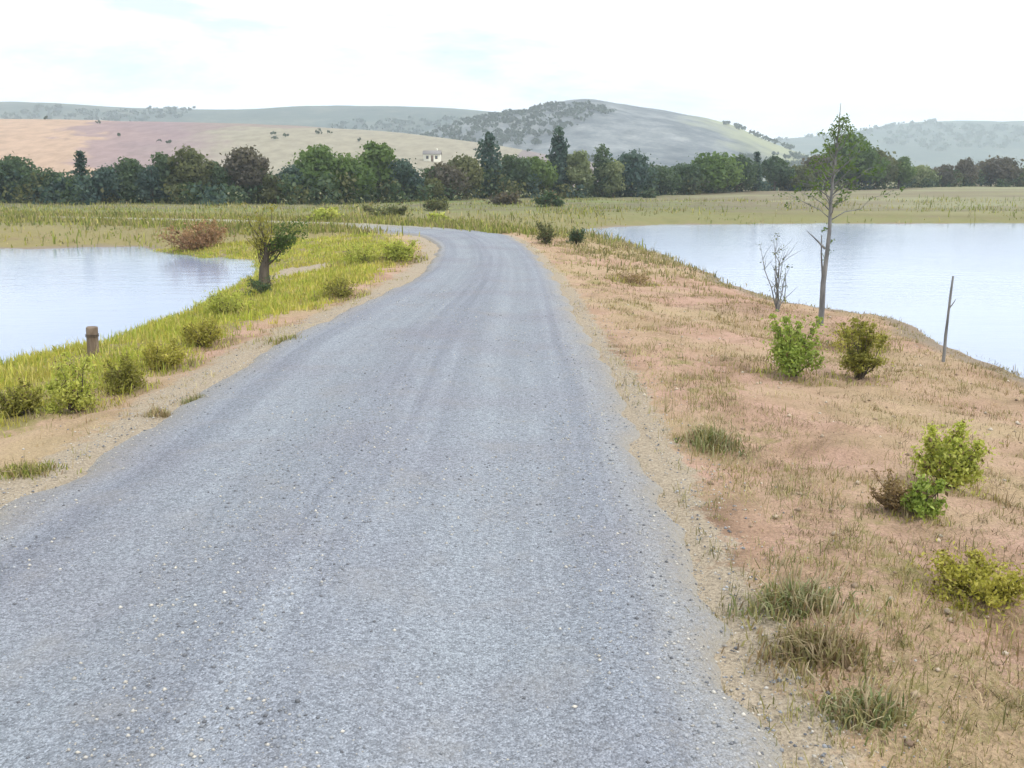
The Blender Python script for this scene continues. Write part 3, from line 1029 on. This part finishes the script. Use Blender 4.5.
# right bank
shrub(796, 381, 62, 62, 'lime', "green leafy shrub on the right bank below the slender sapling, beside the rounded olive shrub", leaf=0.075, n=1700)
shrub(863, 384, 48, 62, 'moss', "rounded dark olive shrub with yellowish top, right of the slender sapling's foot", leaf=0.06, n=2100)
shrub(862, 352, 58, 22, 'yellow', "low yellow-green tuft of growth at the waterline behind the rounded olive shrub", leaf=0.06, n=700)
shrub(957, 492, 80, 66, 'fresh', "bright yellow-green shrub, the brightest on the right bank", leaf=0.055, n=2400)
shrub(928, 519, 44, 40, 'lime', "small vivid green leafy plant at the front foot of the brightest shrub", name="leafy_plant", cat="plant", leaf=0.06, n=800)
shrub(896, 516, 52, 40, 'dead', "brown dried-out bush left of the bright yellow-green shrub", name="dead_bush", cat="bush", leaf=0.035, n=700, twigs=26, wood=M_DEADWOOD)
shrub(1000, 612, 128, 42, 'yellow', "low spreading yellow-green shrub at the right edge, nearest of the bank's shrubs", leaf=0.04, n=2400, flat=0.6)
weeds(800, 618, 84, 42, WEED, "straggly pale grey-green weed clump beside the road", 607, 18)
weeds(828, 662, 88, 46, DRY, "tangle of dry brown weeds and pale stalks near the road edge", 633, 19)
weeds(878, 728, 80, 40, WEED, "low sage-green weed clump, nearest to the bottom of the picture", 554, 16)
weeds(716, 452, 46, 30, WEED, "small pale weed clump on the gravel edge halfway along the road's right side", 440, 8)
shrub(634, 286, 40, 15, 'dead', "low brown dry bush on the far verge before the right pond's narrow end", name="dead_bush", cat="bush", leaf=0.05, n=600, twigs=14, wood=M_DEADWOOD)
shrub(546, 245, 20, 22, 'olive', "small olive bush just right of the road end", leaf=0.08, n=600)
shrub(577, 245, 20, 18, 'dark', "small dark green bush at the tip of the right pond", leaf=0.08, n=600)

# left bank
shrub(70, 416, 58, 58, 'fresh', "bright green shrub on the left bank, tallest beside the near shore of the pond", leaf=0.05, n=2300)
shrub(122, 394, 50, 36, 'moss', "dark olive shrub just right of the bright green shrub on the left bank", leaf=0.05, n=1500)
shrub(160, 372, 54, 32, 'yellow', "mustard-yellow low shrub in the middle of the left bank", leaf=0.05, n=1500)
shrub(200, 350, 50, 30, 'yellow', "golden-brown low shrub at the turf edge, next beyond the mustard-yellow one", leaf=0.05, n=1400)
shrub(225, 318, 54, 24, 'fresh', "green mound of foliage near the pond, left of the small scrubby tree", leaf=0.06, n=1400)
shrub(14, 420, 50, 34, 'moss', "brownish olive shrub at the left edge beside the bright green shrub", leaf=0.05, n=1300)
weeds(20, 478, 52, 18, GREEN, "small yellowish tuft on the bare pink soil at the left edge", 506, 9)
shrub(262, 296, 34, 20, 'dark', "dark green low bush wrapped around the foot of the small scrubby tree", leaf=0.05, n=900)
shrub(340, 300, 40, 20, 'moss', "tawny olive shrub on the left verge right of the small scrubby tree", leaf=0.06, n=900)
shrub(360, 266, 46, 22, 'fresh', "yellow-green shrub on the mound inside the road bend", leaf=0.08, n=1100)
shrub(398, 262, 40, 20, 'fresh', "yellow-green shrub nearest the road on the mound inside the bend", leaf=0.08, n=1000)
weeds(156, 416, 23, 11, DRY, "small dry tuft at the inner edge of the left gravel shoulder", 250, 5)
weeds(196, 404, 25, 13, WEED, "little grey-green tuft growing out on the road's left edge, nearer of two", 250, 5)
weeds(286, 346, 39, 16, GREEN, "dark weed tuft on the road's left edge, farther of two", 374, 6)
shrub(190, 253, 66, 28, 'russet', "reddish brown dry bush heaped at the far shore of the left pond", name="dead_bush", cat="bush", leaf=0.11, n=1200, twigs=20, wood=M_DEADWOOD)
# middle distance
for (px, py, w_, h_, colr, lab) in [
    (326, 222, 34, 18, 'fresh', "light green bush standing alone in the meadow below the bright green tree clump"),
    (386, 218, 54, 9, 'olive', "long low dark bush in the meadow left of the road bend"),
    (435, 211, 34, 14, 'olive', "low dark bush in the meadow directly behind the road bend"),
    (508, 205, 34, 12, 'brown', "brown-green bush in the far meadow straight beyond the road end"),
    (552, 207, 32, 14, 'dark', "dark bush below the tallest spire tree"),
    (620, 193, 30, 12, 'brown', "low brown bush below the slate-blue tree"),
    (650, 198, 16, 8, 'dark', "tiny dark bush in the pale meadow beyond the right pond"),
    (440, 222, 26, 8, 'fresh', "light green low bush at the outer edge of the road bend"),
]:
    shrub(px, py, w_, h_, colr, lab, name="bush", cat="bush", leaf=0.22 if py > 210 else 0.35, n=500, twigs=3, group="bushes scattered in the far meadow")


# slender sapling on the right bank -----------------------------------
def sapling(px, py, top_py, label):
    p = place(px, py)
    D = p.y
    h = CAM_H + elev(top_py) * D - p.z
    t = thing("sapling_tree", label, "tree", (p.x, p.y, p.z - 0.03))
    tb = Tubes(7)
    ax = 0.10
    trunk = bent((0, 0, -0.1), (ax, 0, h), 10, 0.015)
    tb.add(trunk, np.linspace(0.052, 0.004, 10), 0.2)
    tb.add(bent((0.015, 0.01, -0.05), (-0.05, 0.05, h * 0.42), 6, 0.05), np.linspace(0.03, 0.008, 6))
    tb.add(bent((0.0, 0, h * 0.36), (-0.30, 0.02, h * 0.44), 4, 0.1), np.linspace(0.02, 0.004, 4))
    cs, rs = [], []
    for i in range(30):
        u = (i / 29) ** 1.15
        zz = h * (0.56 + 0.37 * u)
        a = i * 2.4
        L = (0.80 - 0.66 * u) * (0.45 + 0.75 * rng.random())
        j = (zz - 0.22) / h * 9
        base = trunk[int(j)] * (1 - j % 1) + trunk[min(int(j) + 1, 9)] * (j % 1)
        c = np.array([base[0] + math.cos(a) * L, base[1] + math.sin(a) * L, zz + 0.18 * L])
        br = bent(base, c, 5, 0.16)
        tb.add(br, np.linspace(0.011, 0.002, 5))
        for q in range(2):
            k2 = rng.integers(2, 5)
            e2 = br[k2] + rng.normal(size=3) * L * 0.22 + np.array([0, 0, 0.05])
            tb.add(bent(br[k2], e2, 3, 0.15), [0.004, 0.003, 0.0015])
            cs.append(e2)
            rs.append(0.05 + 0.04 * rng.random())
        for s_ in (2, 3, 4):
            cs.append(br[s_])
            rs.append(0.045 + 0.045 * rng.random())
    tb.build("trunk", M_PALE_BARK, t)
    cs, rs = np.array(cs), np.array(rs)
    lo = np.array([[0.0, 0, h * v] for v in np.linspace(0.30, 0.50, 7)]) + rng.normal(size=(7, 3)) * 0.05
    cs, rs = np.vstack([cs, lo]), np.r_[rs, np.full(7, 0.06)]
    n = 1500
    C, N, kk = lobed_cloud(cs, rs, n, 0.8, 0.6)
    obj("crown", leaves_mesh("crown", C, N, np.full(n, 0.048), M_LEAF, tints('green', kk, n) * 1.4, 0.5), t)
    return t


sapling(820, 326, 101, "tall slender sapling with bare grey lower trunk and wispy crown at the right pond's edge")


def twiggy(px, py, top_py, spread, label, n=9):
    p = place(px, py)
    h = CAM_H + elev(top_py) * p.y - p.z
    t = thing("bare_shrub", label, "shrub", (p.x, p.y, p.z - 0.03))
    tb = Tubes(5)
    C = []
    for i in range(n):
        tip = np.array([rng.normal() * spread, rng.normal() * spread, h * (0.55 + 0.45 * rng.random())])
        tip[2] = h if i == 0 else tip[2]
        pts = bent((rng.normal() * 0.02, rng.normal() * 0.02, -0.03), tip, 6, 0.12)
        tb.add(pts, np.linspace(0.013, 0.003, 6))
        C += [pts[j] + rng.normal(size=3) * 0.03 for j in range(2, 6) for _ in range(9)]
        for _ in range(3):
            j = rng.integers(2, 5)
            tb.add(bent(pts[j], pts[j] + np.array([rng.normal() * 0.12, rng.normal() * 0.12, 0.12 + 0.2 * rng.random()]), 3, 0.1), [0.006, 0.004, 0.002])
    tb.build("stem", M_PALE_BARK, t)
    C = np.array(C)
    kk = np.arange(len(C))
    obj("foliage", leaves_mesh("foliage", C, rng.normal(size=C.shape), np.full(len(C), 0.035), M_LEAF, tints('sage', kk, len(C)), 0.5), t)


twiggy(778, 312, 232, 0.13, "thin twiggy bare shrub left of the slender sapling, against the pale water", 8)

# thin weathered stake in the bank
p = place(943, 362)
t = thing("stake", "thin weathered grey stake standing upright at the right pond's edge", "stake", (p.x, p.y, p.z))
hs = CAM_H + elev(276) * p.y - p.z
tb = Tubes(6)
tb.add(bent((0, 0, -0.15), (0.03, 0.0, hs), 6, 0.01), np.linspace(0.021, 0.014, 6), 0.25)
tb.build("shaft", M_PALE_BARK, t)
tb = Tubes(5)
tb.add([(0.005, -0.02, hs * 0.62), (0.055, -0.035, hs * 0.70), (0.075, -0.04, hs * 0.74)], [0.009, 0.006, 0.003])
tb.build("side_twig", M_PALE_BARK, t)

# stumpy post by the left pond
p = place(93, 356)
t = thing("post", "short brown weathered wooden post at the near shore of the left pond", "post", (p.x, p.y, p.z))
tb = Tubes(9)
tb.add([(0, 0, -0.2), (0.004, 0, 0.0), (0.008, 0, 0.17), (0.02, 0, 0.335), (0.021, 0, 0.35)], [0.078, 0.076, 0.072, 0.070, 0.064], 0.3)
tb.build("shaft", M_POST, t, False)
tb = Tubes(9)
for zz in (0.235, 0.255):
    a = np.linspace(0, 2 * np.pi, 13)
    tb.add(np.c_[np.cos(a) * 0.079 + 0.012, np.sin(a) * 0.079, np.full(13, zz) + 0.004 * np.sin(3 * a)], np.full(13, 0.004))
tb.build("wire_wrap", M_BARK, t)


# small scrubby tree at the tip of the left pond
def leaning_tree(px, py):
    p = place(px, py)
    D = p.y
    s = D / F
    t = thing("small_tree", "small scrubby tree with short dark trunk at the tip of the left pond", "tree", (p.x, p.y, p.z - 0.04))
    tb = Tubes(8)
    tr = bent((0, 0, -0.1), (4 * s, 0, 46 * s), 6, 0.06)
    tb.add(tr, [9.5 * s, 6.5 * s, 5.5 * s, 4.5 * s, 3.2 * s, 1.4 * s], 0.35)
    cs, rs, cl = [], [], []
    for i in range(34):
        a = rng.random() * 6.28
        up = rng.random()
        rr = (4 + 15 * rng.random()) * s
        green = i % 2 == 0
        c3 = np.array([math.cos(a) * rr, math.sin(a) * rr, (46 + 40 * up) * s])
        if green:
            c3 = np.array([(16 + 26 * rng.random()) * s, rng.normal() * 8 * s, (44 + 28 * rng.random()) * s])
        br = bent(tr[3 + i % 3], c3, 5, 0.2)
        tb.add(br, np.linspace(0.7 * s, 0.12 * s, 5))
        for q in (2, 3, 4):
            cs.append(br[q])
            rs.append(((3.2 if green else 2.2) + 4.0 * rng.random()) * s)
            cl.append(int(green))
    tb.build("trunk", M_BARK, t)
    n = 1700
    C, N, kk = lobed_cloud(np.array(cs), np.array(rs), n, 0.8, 0.6)
    tt = tints('yellow', kk, n) * 1.1
    g2 = np.array(cl)[kk] == 1
    tt[g2] = tints('green', kk, n)[g2] * 1.1
    obj("crown", leaves_mesh("crown", C, N, np.full(n, 0.065), M_LEAF, tt, 0.5), t)


leaning_tree(264, 291)


# farmhouse on the hillside --------------------------------------------
def plain(name, c, rough=0.8):
    m, nt, out = new_mat(name)
    g = G(nt)
    n = g.noise(6, 4)
    b = g.bsdf(g.mix(1.0, c, g.ramp(n, [(0.3, 0.88), (0.7, 1.08)]), 'MULTIPLY'), rough, 0.3)
    g.l(b.outputs[0], out.inputs['Surface'])
    return m


def box(name, c, s, mat, parent):
    c, s = np.array(c, float), np.array(s, float) / 2
    V = np.array([[x, y, z] for z in (-1, 1) for y in (-1, 1) for x in (-1, 1)]) * s + c
    Q = np.array([[0, 1, 3, 2], [4, 6, 7, 5], [0, 4, 5, 1], [2, 3, 7, 6], [0, 2, 6, 4], [1, 5, 7, 3]])[:, ::-1]
    return obj(name, mesh(name, V, [Q], mat), parent)


hy_ = np.arange(225.0, 425.0, 1.0)
_e = (f_fields(azim(436) * hy_, hy_) - CAM_H) / hy_
hy_ = float(hy_[np.argmax(_e > elev(161))])
hx_ = azim(436) * hy_
hz_ = float(f_fields(np.array([hx_]), np.array([hy_]))[0])
t = thing("farmhouse", "small cream farmhouse with a grey pitched roof glimpsed above the trees over the road", "house", (hx_, hy_, hz_ - 0.3))
W_, Dp, Hh = 5.2, 4.0, 2.3
m_wall, m_roof, m_glass, m_wood = plain("cream_render", (0.8, 0.77, 0.66)), plain("grey_slate", (0.22, 0.2, 0.19)), plain("dark_window_glass", (0.05, 0.06, 0.07), 0.15), plain("brown_paint", (0.16, 0.09, 0.05))
V = np.array([(-W_ / 2, -Dp / 2, -1.2), (W_ / 2, -Dp / 2, -1.2), (W_ / 2, Dp / 2, -1.2), (-W_ / 2, Dp / 2, -1.2), (-W_ / 2, -Dp / 2, Hh), (W_ / 2, -Dp / 2, Hh), (W_ / 2, Dp / 2, Hh), (-W_ / 2, Dp / 2, Hh), (-W_ / 2, 0, Hh + 1.0), (W_ / 2, 0, Hh + 1.0)])
obj("wall", mesh("wall", V, [np.array([(0, 1, 5, 4), (2, 3, 7, 6)]), np.array([(1, 2, 6, 9, 5), (3, 0, 4, 8, 7)])], m_wall), t)
e = 0.3
V = []
for dz in (0.03, 0.15):
    V += [(-W_ / 2 - e, -Dp / 2 - e, Hh - 0.15 + dz), (W_ / 2 + e, -Dp / 2 - e, Hh - 0.15 + dz), (W_ / 2 + e, 0, Hh + 1.0 + dz), (-W_ / 2 - e, 0, Hh + 1.0 + dz), (W_ / 2 + e, Dp / 2 + e, Hh - 0.15 + dz), (-W_ / 2 - e, Dp / 2 + e, Hh - 0.15 + dz)]
rf = obj("roof", mesh("roof", np.array(V), [np.array([(6, 7, 8, 9), (9, 8, 10, 11), (1, 0, 3, 2), (2, 3, 5, 4), (0, 1, 7, 6), (4, 5, 11, 10), (1, 2, 8, 7), (2, 4, 10, 8), (3, 0, 6, 9), (5, 3, 9, 11)])], m_roof), t)
box("chimney", (1.5, 0.3, Hh + 1.25), (0.5, 0.5, 1.0), m_wall, rf)
for wx in (-1.4, 1.4):
    wf = box("window", (wx, -Dp / 2 - 0.02, 1.3), (0.8, 0.06, 1.0), m_wood, t)
    box("pane", (wx, -Dp / 2 - 0.055, 1.3), (0.66, 0.02, 0.86), m_glass, wf)
box("door", (0.1, -Dp / 2 - 0.02, 0.95), (0.8, 0.06, 1.9), m_wood, t)


# ------------------------------------------------------------------ grass, pebbles (stuff)
def in_view(x, y, m=0.12):
    return (np.abs(x) < (0.53 + m) * y + 1.2) & (y > 2.2)


def tufts(npts, xr, yr, accept, nb, hh, ww, spread, palette, name, label, lean=0.6):
    """clumps of blades dropped where accept() lets them grow"""
    yv = yr[0] * (yr[1] / yr[0]) ** rng.random(npts)          # denser close by
    xv = rng.uniform(xr[0], xr[1], npts)
    ok = in_view(xv, yv)
    xv, yv = xv[ok], yv[ok]
    h, dr, d1, d2 = ground(xv, yv, True)
    ok = (dr > -0.12) & (np.minimum(d1, d2) > -0.1)
    pr = accept(xv, yv, dr, d1, d2)
    ok &= rng.random(len(xv)) < pr
    xv, yv = xv[ok], yv[ok]
    n = len(xv)
    size = 0.5 + rng.random(n) ** 2
    k = rng.integers(nb[0], nb[1], n)
    idx = np.repeat(np.arange(n), k)
    sc = np.clip(yv / 10, 0.8, 3.0)[idx]
    px = xv[idx] + rng.normal(size=len(idx)) * spread * size[idx] * np.sqrt(sc)
    py = yv[idx] + rng.normal(size=len(idx)) * spread * size[idx] * np.sqrt(sc)
    pz = ground(px, py)
    pal = np.array(palette)
    tc = pal[rng.integers(0, len(pal), n)][idx] * (0.75 + 0.5 * rng.random((len(idx), 1)))
    hts = (hh[0] + (hh[1] - hh[0]) * rng.random(len(idx)) ** 1.5) * size[idx]
    wds = (ww[0] + (ww[1] - ww[0]) * rng.random(len(idx))) * sc
    me = blades(name, np.c_[px, py, pz - 0.01], hts, wds, tc, lean)
    tag(obj(name, me), label, "grass", kind="stuff")


skirts()
# left bank turf
tufts(52000, (-17, 0.5), (4.5, 36), lambda x, y, dr, d1, d2: np.where((d2 < d1) & (d2 < 8), smooth(0.8, 1.3, patch(x, y)) * smooth(0.5, 1.5, dr) * (0.35 + 0.65 * smooth(0.40, 0.56, fbm(x * .8, y * .8, 71, 3))) * np.where(y < 9, smooth(1.0, 2.2, dr), 1), 0),
      (10, 22), (0.04, 0.17), (0.003, 0.007), 0.085, BRIGHT, "turf_grass", "rough green and yellow grass along the left bank")
tufts(5000, (-17, 0.5), (4.5, 36), lambda x, y, dr, d1, d2: np.where(d2 < d1, 0.5 * np.exp(-((dr - 0.75) / 0.35) ** 2), 0),
      (5, 12), (0.03, 0.11), (0.003, 0.005), 0.06, DRY, "dry_grass", "short dry grass fringing the left edge of the road")
# right bank: sparse dry cover with greener patches
tufts(46000, (0.6, 19), (2.4, 40), lambda x, y, dr, d1, d2: np.where(d1 <= d2, smooth(0.35, 1.0, dr) * (0.10 + 0.75 * smooth(0.46, 0.62, fbm(x * 1.1, y * 1.1, 83, 4))), 0),
      (6, 16), (0.02, 0.11), (0.0022, 0.0045), 0.06, DRY + MIXED[:2], "dry_grass", "short dry tan grass over the bare right bank", 0.9)
tufts(13000, (0.6, 12), (2.4, 12), lambda x, y, dr, d1, d2: np.where(d1 <= d2, np.exp(-((dr - 0.6) / 0.5) ** 2) * (0.15 + 0.85 * smooth(0.42, 0.6, fbm(x * 2, y * 1.2, 91, 3))), 0),
      (6, 15), (0.03, 0.13), (0.002, 0.004), 0.05, MIXED, "weedy_grass", "olive weedy grass along the right edge of the road", 0.9)
tufts(6000, (0.3, 14), (18, 46), lambda x, y, dr, d1, d2: np.where(d1 <= d2 + 8, 0.6 * smooth(0.4, 1.5, dr) * smooth(18, 30, y), 0),
      (5, 10), (0.05, 0.22), (0.004, 0.008), 0.12, MIXED, "verge_grass", "rough grass on the far right verge towards the road end")
STRAW = [(0.46, 0.39, 0.22), (0.40, 0.34, 0.18), (0.52, 0.45, 0.27), (0.32, 0.29, 0.12), (0.36, 0.28, 0.16)]
tufts(26000, (-9, 9), (2.3, 34), lambda x, y, dr, d1, d2: np.exp(-((dr - 0.55) / 0.42) ** 2) * (0.12 + 0.88 * smooth(0.42, 0.58, fbm(x * 1.6, y * 1.0, 141, 3))) * np.where((d2 < d1) & (y < 9), 0.4, 1.0),
      (7, 15), (0.02, 0.09), (0.002, 0.004), 0.06, STRAW, "straw_grass", "matted straw-coloured grass in a strip along both road edges", 1.3)
LITTER = [(0.20, 0.15, 0.09), (0.13, 0.10, 0.06), (0.30, 0.24, 0.14), (0.42, 0.35, 0.22), (0.24, 0.22, 0.09)]
tufts(80000, (0.7, 16), (2.3, 20), lambda x, y, dr, d1, d2: smooth(0.3, 0.8, dr) * (0.15 + 0.85 * smooth(0.45, 0.62, fbm(x * 2.3, y * 2.3, 131, 3))) * (0.35 + 0.65 * smooth(11, 6, y)) * (d1 < d2),
      (5, 12), (0.015, 0.075), (0.0014, 0.003), 0.08, LITTER, "dry_litter", "matted dry grass and dark stems over the near right verge", 2.4)
tufts(60000, (-60, 2), (38, 62), lambda x, y, dr, d1, d2: 1.0 * (dr > 0.25) * smooth(3.4, 1.2, dr),
      (5, 9), (0.14, 0.36), (0.006, 0.012), 0.26, GREEN[:5] + MIXED[:3], "track_grass", "tall olive grass screening the track that leads off left beyond the bend")
# far shores
tufts(16000, (-50, 60), (36, 105), lambda x, y, dr, d1, d2: smooth(0.3, 1.2, dr) * (0.1 + 0.8 * smooth(0.42, 0.6, fbm(x * .25, y * .12, 97, 3))) * np.where(x > 8, 0.55, 1.0),
      (3, 6), (0.12, 0.45), (0.006, 0.013), 0.3, GREEN[:5] + MIXED[:4], "meadow_grass", "long pale grass of the meadows beyond the ponds")


# pebbles: loose chippings on road and shoulders
def pebbles(n, xr, yr, accept, size, palette, name, label, zfun):
    yv = yr[0] * (yr[1] / yr[0]) ** rng.random(n)
    xv = rng.uniform(xr[0], xr[1], n)
    ok = in_view(xv, yv)
    xv, yv = xv[ok], yv[ok]
    h, dr, d1, d2 = ground(xv, yv, True)
    ok = (rng.random(len(xv)) < accept(xv, yv, dr, d1, d2)) & (np.minimum(d1, d2) > 0.1)
    xv, yv, h, dr = xv[ok], yv[ok], h[ok], dr[ok]
    n = len(xv)
    z = zfun(xv, yv, h, dr)
    s = size[0] + (size[1] - size[0]) * rng.random(n) ** 4
    base = np.array([(1, 0, 0), (0, 1, 0), (-1, 0, 0), (0, -1, 0), (0.1, 0.1, 0.8), (0, 0, -0.5)], float)
    V = base[None] * s[:, None, None] * (0.7 + 0.6 * rng.random((n, 6, 3)))
    a = rng.random(n) * 6.28
    ca, sa = np.cos(a)[:, None], np.sin(a)[:, None]
    V = np.stack([V[..., 0] * ca - V[..., 1] * sa, V[..., 0] * sa + V[..., 1] * ca, V[..., 2]], -1)
    V += np.c_[xv, yv, z + s * 0.15][:, None]
    f = np.array([(0, 1, 4), (1, 2, 4), (2, 3, 4), (3, 0, 4), (1, 0, 5), (2, 1, 5), (3, 2, 5), (0, 3, 5)])
    T = (np.arange(n) * 6)[:, None, None] + f[None]
    pal = np.array(palette)
    tc = np.repeat(pal[rng.integers(0, len(pal), n)] * (0.75 + 0.5 * rng.random((n, 1))), 6, axis=0)
    m, nt, out = new_mat(name + "_stone")
    g = G(nt)
    b = g.bsdf(g.attr("tint", 'Color'), 0.9, 0.2)
    g.l(b.outputs[0], out.inputs['Surface'])
    tag(obj(name, mesh(name, V.reshape(-1, 3), [T.reshape(-1, 3)], m, tint=tc)), label, "gravel", kind="stuff")


from mathutils.bvhtree import BVHTree
road_obj = bpy.data.objects["road"]
bvh = BVHTree.FromPolygons([v.co for v in road_obj.data.vertices], [p_.vertices for p_ in road_obj.data.polygons])


def on_road(x, y, h, dr):
    out = h.copy()
    for i in range(len(x)):
        if dr[i] < 0.4:
            q = bvh.ray_cast(Vector((x[i], y[i], 2)), Vector((0, 0, -1)))[0]
            if q is not None:
                out[i] = max(out[i], q.z)
    return out


pebbles(90000, (-6, 3), (2.3, 18), lambda x, y, dr, d1, d2: np.where(dr < 0, 0.06 + 0.9 * smooth(0.50, 0.66, fbm(x * 1.7, y * 0.5, 151, 3)) * 0.6 + 0.6 * smooth(-0.55, -0.05, dr), np.exp(-(dr / 0.4) ** 2)), (0.0035, 0.012),
        [(0.25, 0.26, 0.28), (0.34, 0.35, 0.37), (0.42, 0.40, 0.37), (0.16, 0.165, 0.18), (0.5, 0.47, 0.42)], "loose_gravel", "loose pale and grey chippings over the road and its edges", on_road)
pebbles(9000, (0.6, 14), (2.4, 18), lambda x, y, dr, d1, d2: np.where((dr > 0.2) & (d1 < d2), 0.6, 0), (0.004, 0.028),
        [(0.36, 0.27, 0.19), (0.45, 0.36, 0.27), (0.25, 0.18, 0.13), (0.5, 0.44, 0.36)], "bank_pebbles", "small tan stones and clods on the bare right bank", lambda x, y, h, dr: h)

# ------------------------------------------------------------------ air
V = np.array([[x, y, z] for z in (-4.6, 215) for y in (-460, 3200) for x in (-3200, 3200)], float)
Q = np.array([[0, 1, 3, 2], [4, 6, 7, 5], [0, 4, 5, 1], [2, 3, 7, 6], [0, 2, 6, 4], [1, 5, 7, 3]])[:, ::-1]
m, nt, out = new_mat("pale_air")
pv = nt.nodes.new('ShaderNodeVolumePrincipled')
pv.inputs['Color'].default_value = (0.80, 0.90, 1.0, 1)
pv.inputs['Density'].default_value = 0.0005
pv.inputs['Anisotropy'].default_value = 0.2
nt.links.new(pv.outputs[0], out.inputs['Volume'])
tag(obj("haze", mesh("haze", V, [Q], m)), "thin pale haze lying over the ponds, fields and hills", "haze", kind="stuff")

# ------------------------------------------------------------------ light and sky
SUN_EL, SUN_AZ = R(52), R(125)      # azimuth clockwise from +Y: light from the right and behind
w = bpy.data.worlds.new("World")
scene.world = w
w.use_nodes = True
nt = w.node_tree
for n in list(nt.nodes):
    nt.nodes.remove(n)
g = G(nt)
out = g.n('ShaderNodeOutputWorld')
bg = g.n('ShaderNodeBackground')
bg.inputs['Strength'].default_value = 0.12
sky = g.n('ShaderNodeTexSky', sky_type='NISHITA')
sky.sun_disc = False
sky.sun_elevation = SUN_EL
sky.sun_rotation = SUN_AZ
sky.altitude = 200
sky.dust_density = 1.5
tc = g.n('ShaderNodeTexCoord')
mp = g.n('ShaderNodeMapping')
mp.inputs['Scale'].default_value = (1.6, 1.6, 7.5)
mp.inputs['Location'].default_value = (3.1, 0.4, 0.2)
g.l(tc.outputs['Generated'], mp.inputs['Vector'])
cn = g.noise(1.9, 7, 0.58, mp.outputs[0], 0.35)
sxyz = g.n('ShaderNodeSeparateXYZ')
g.l(tc.outputs['Generated'], sxyz.inputs[0])
cnw = g.math('ADD', cn, g.math('MULTIPLY', sxyz.outputs[0], 0.16))
cover = g.ramp(cnw, [(0.33, 0.34), (0.51, 0.985)])
cn2 = g.noise(3.4, 5, 0.6, mp.outputs[0], 0.2)
cloud = g.ramp(cn2, [(0.3, (10.6, 11.9, 12.1)), (0.55, (13.6, 13.6, 13.6))])
# ColorRamp clamps nothing above 1 in linear, colours set high for a bright overcast
c = g.mix(cover, sky.outputs[0], cloud)
g.l(c, bg.inputs['Color'])
g.l(bg.outputs[0], out.inputs['Surface'])

sun = bpy.data.lights.new("sun", 'SUN')
sun.energy = 1.5
sun.angle = R(10)
sun.color = (1.0, 0.95, 0.88)
so = bpy.data.objects.new("sun", sun)
col.objects.link(so)
so.location = (20, -20, 40)
dv = Vector((math.sin(SUN_AZ) * math.cos(SUN_EL), math.cos(SUN_AZ) * math.cos(SUN_EL), math.sin(SUN_EL)))
so.rotation_euler = (-dv).to_track_quat('-Z', 'Y').to_euler()

scene.view_settings.view_transform = 'Standard'
scene.view_settings.look = 'None'
scene.view_settings.exposure = 0.26
scene.view_settings.gamma = 1.0
scene.view_settings.use_curve_mapping = False
scene.render.engine = 'CYCLES'
cy = scene.cycles
cy.use_denoising = True
cy.max_bounces = 6
cy.diffuse_bounces = 3
cy.glossy_bounces = 2
cy.transmission_bounces = 3
cy.volume_bounces = 1
cy.transparent_max_bounces = 8
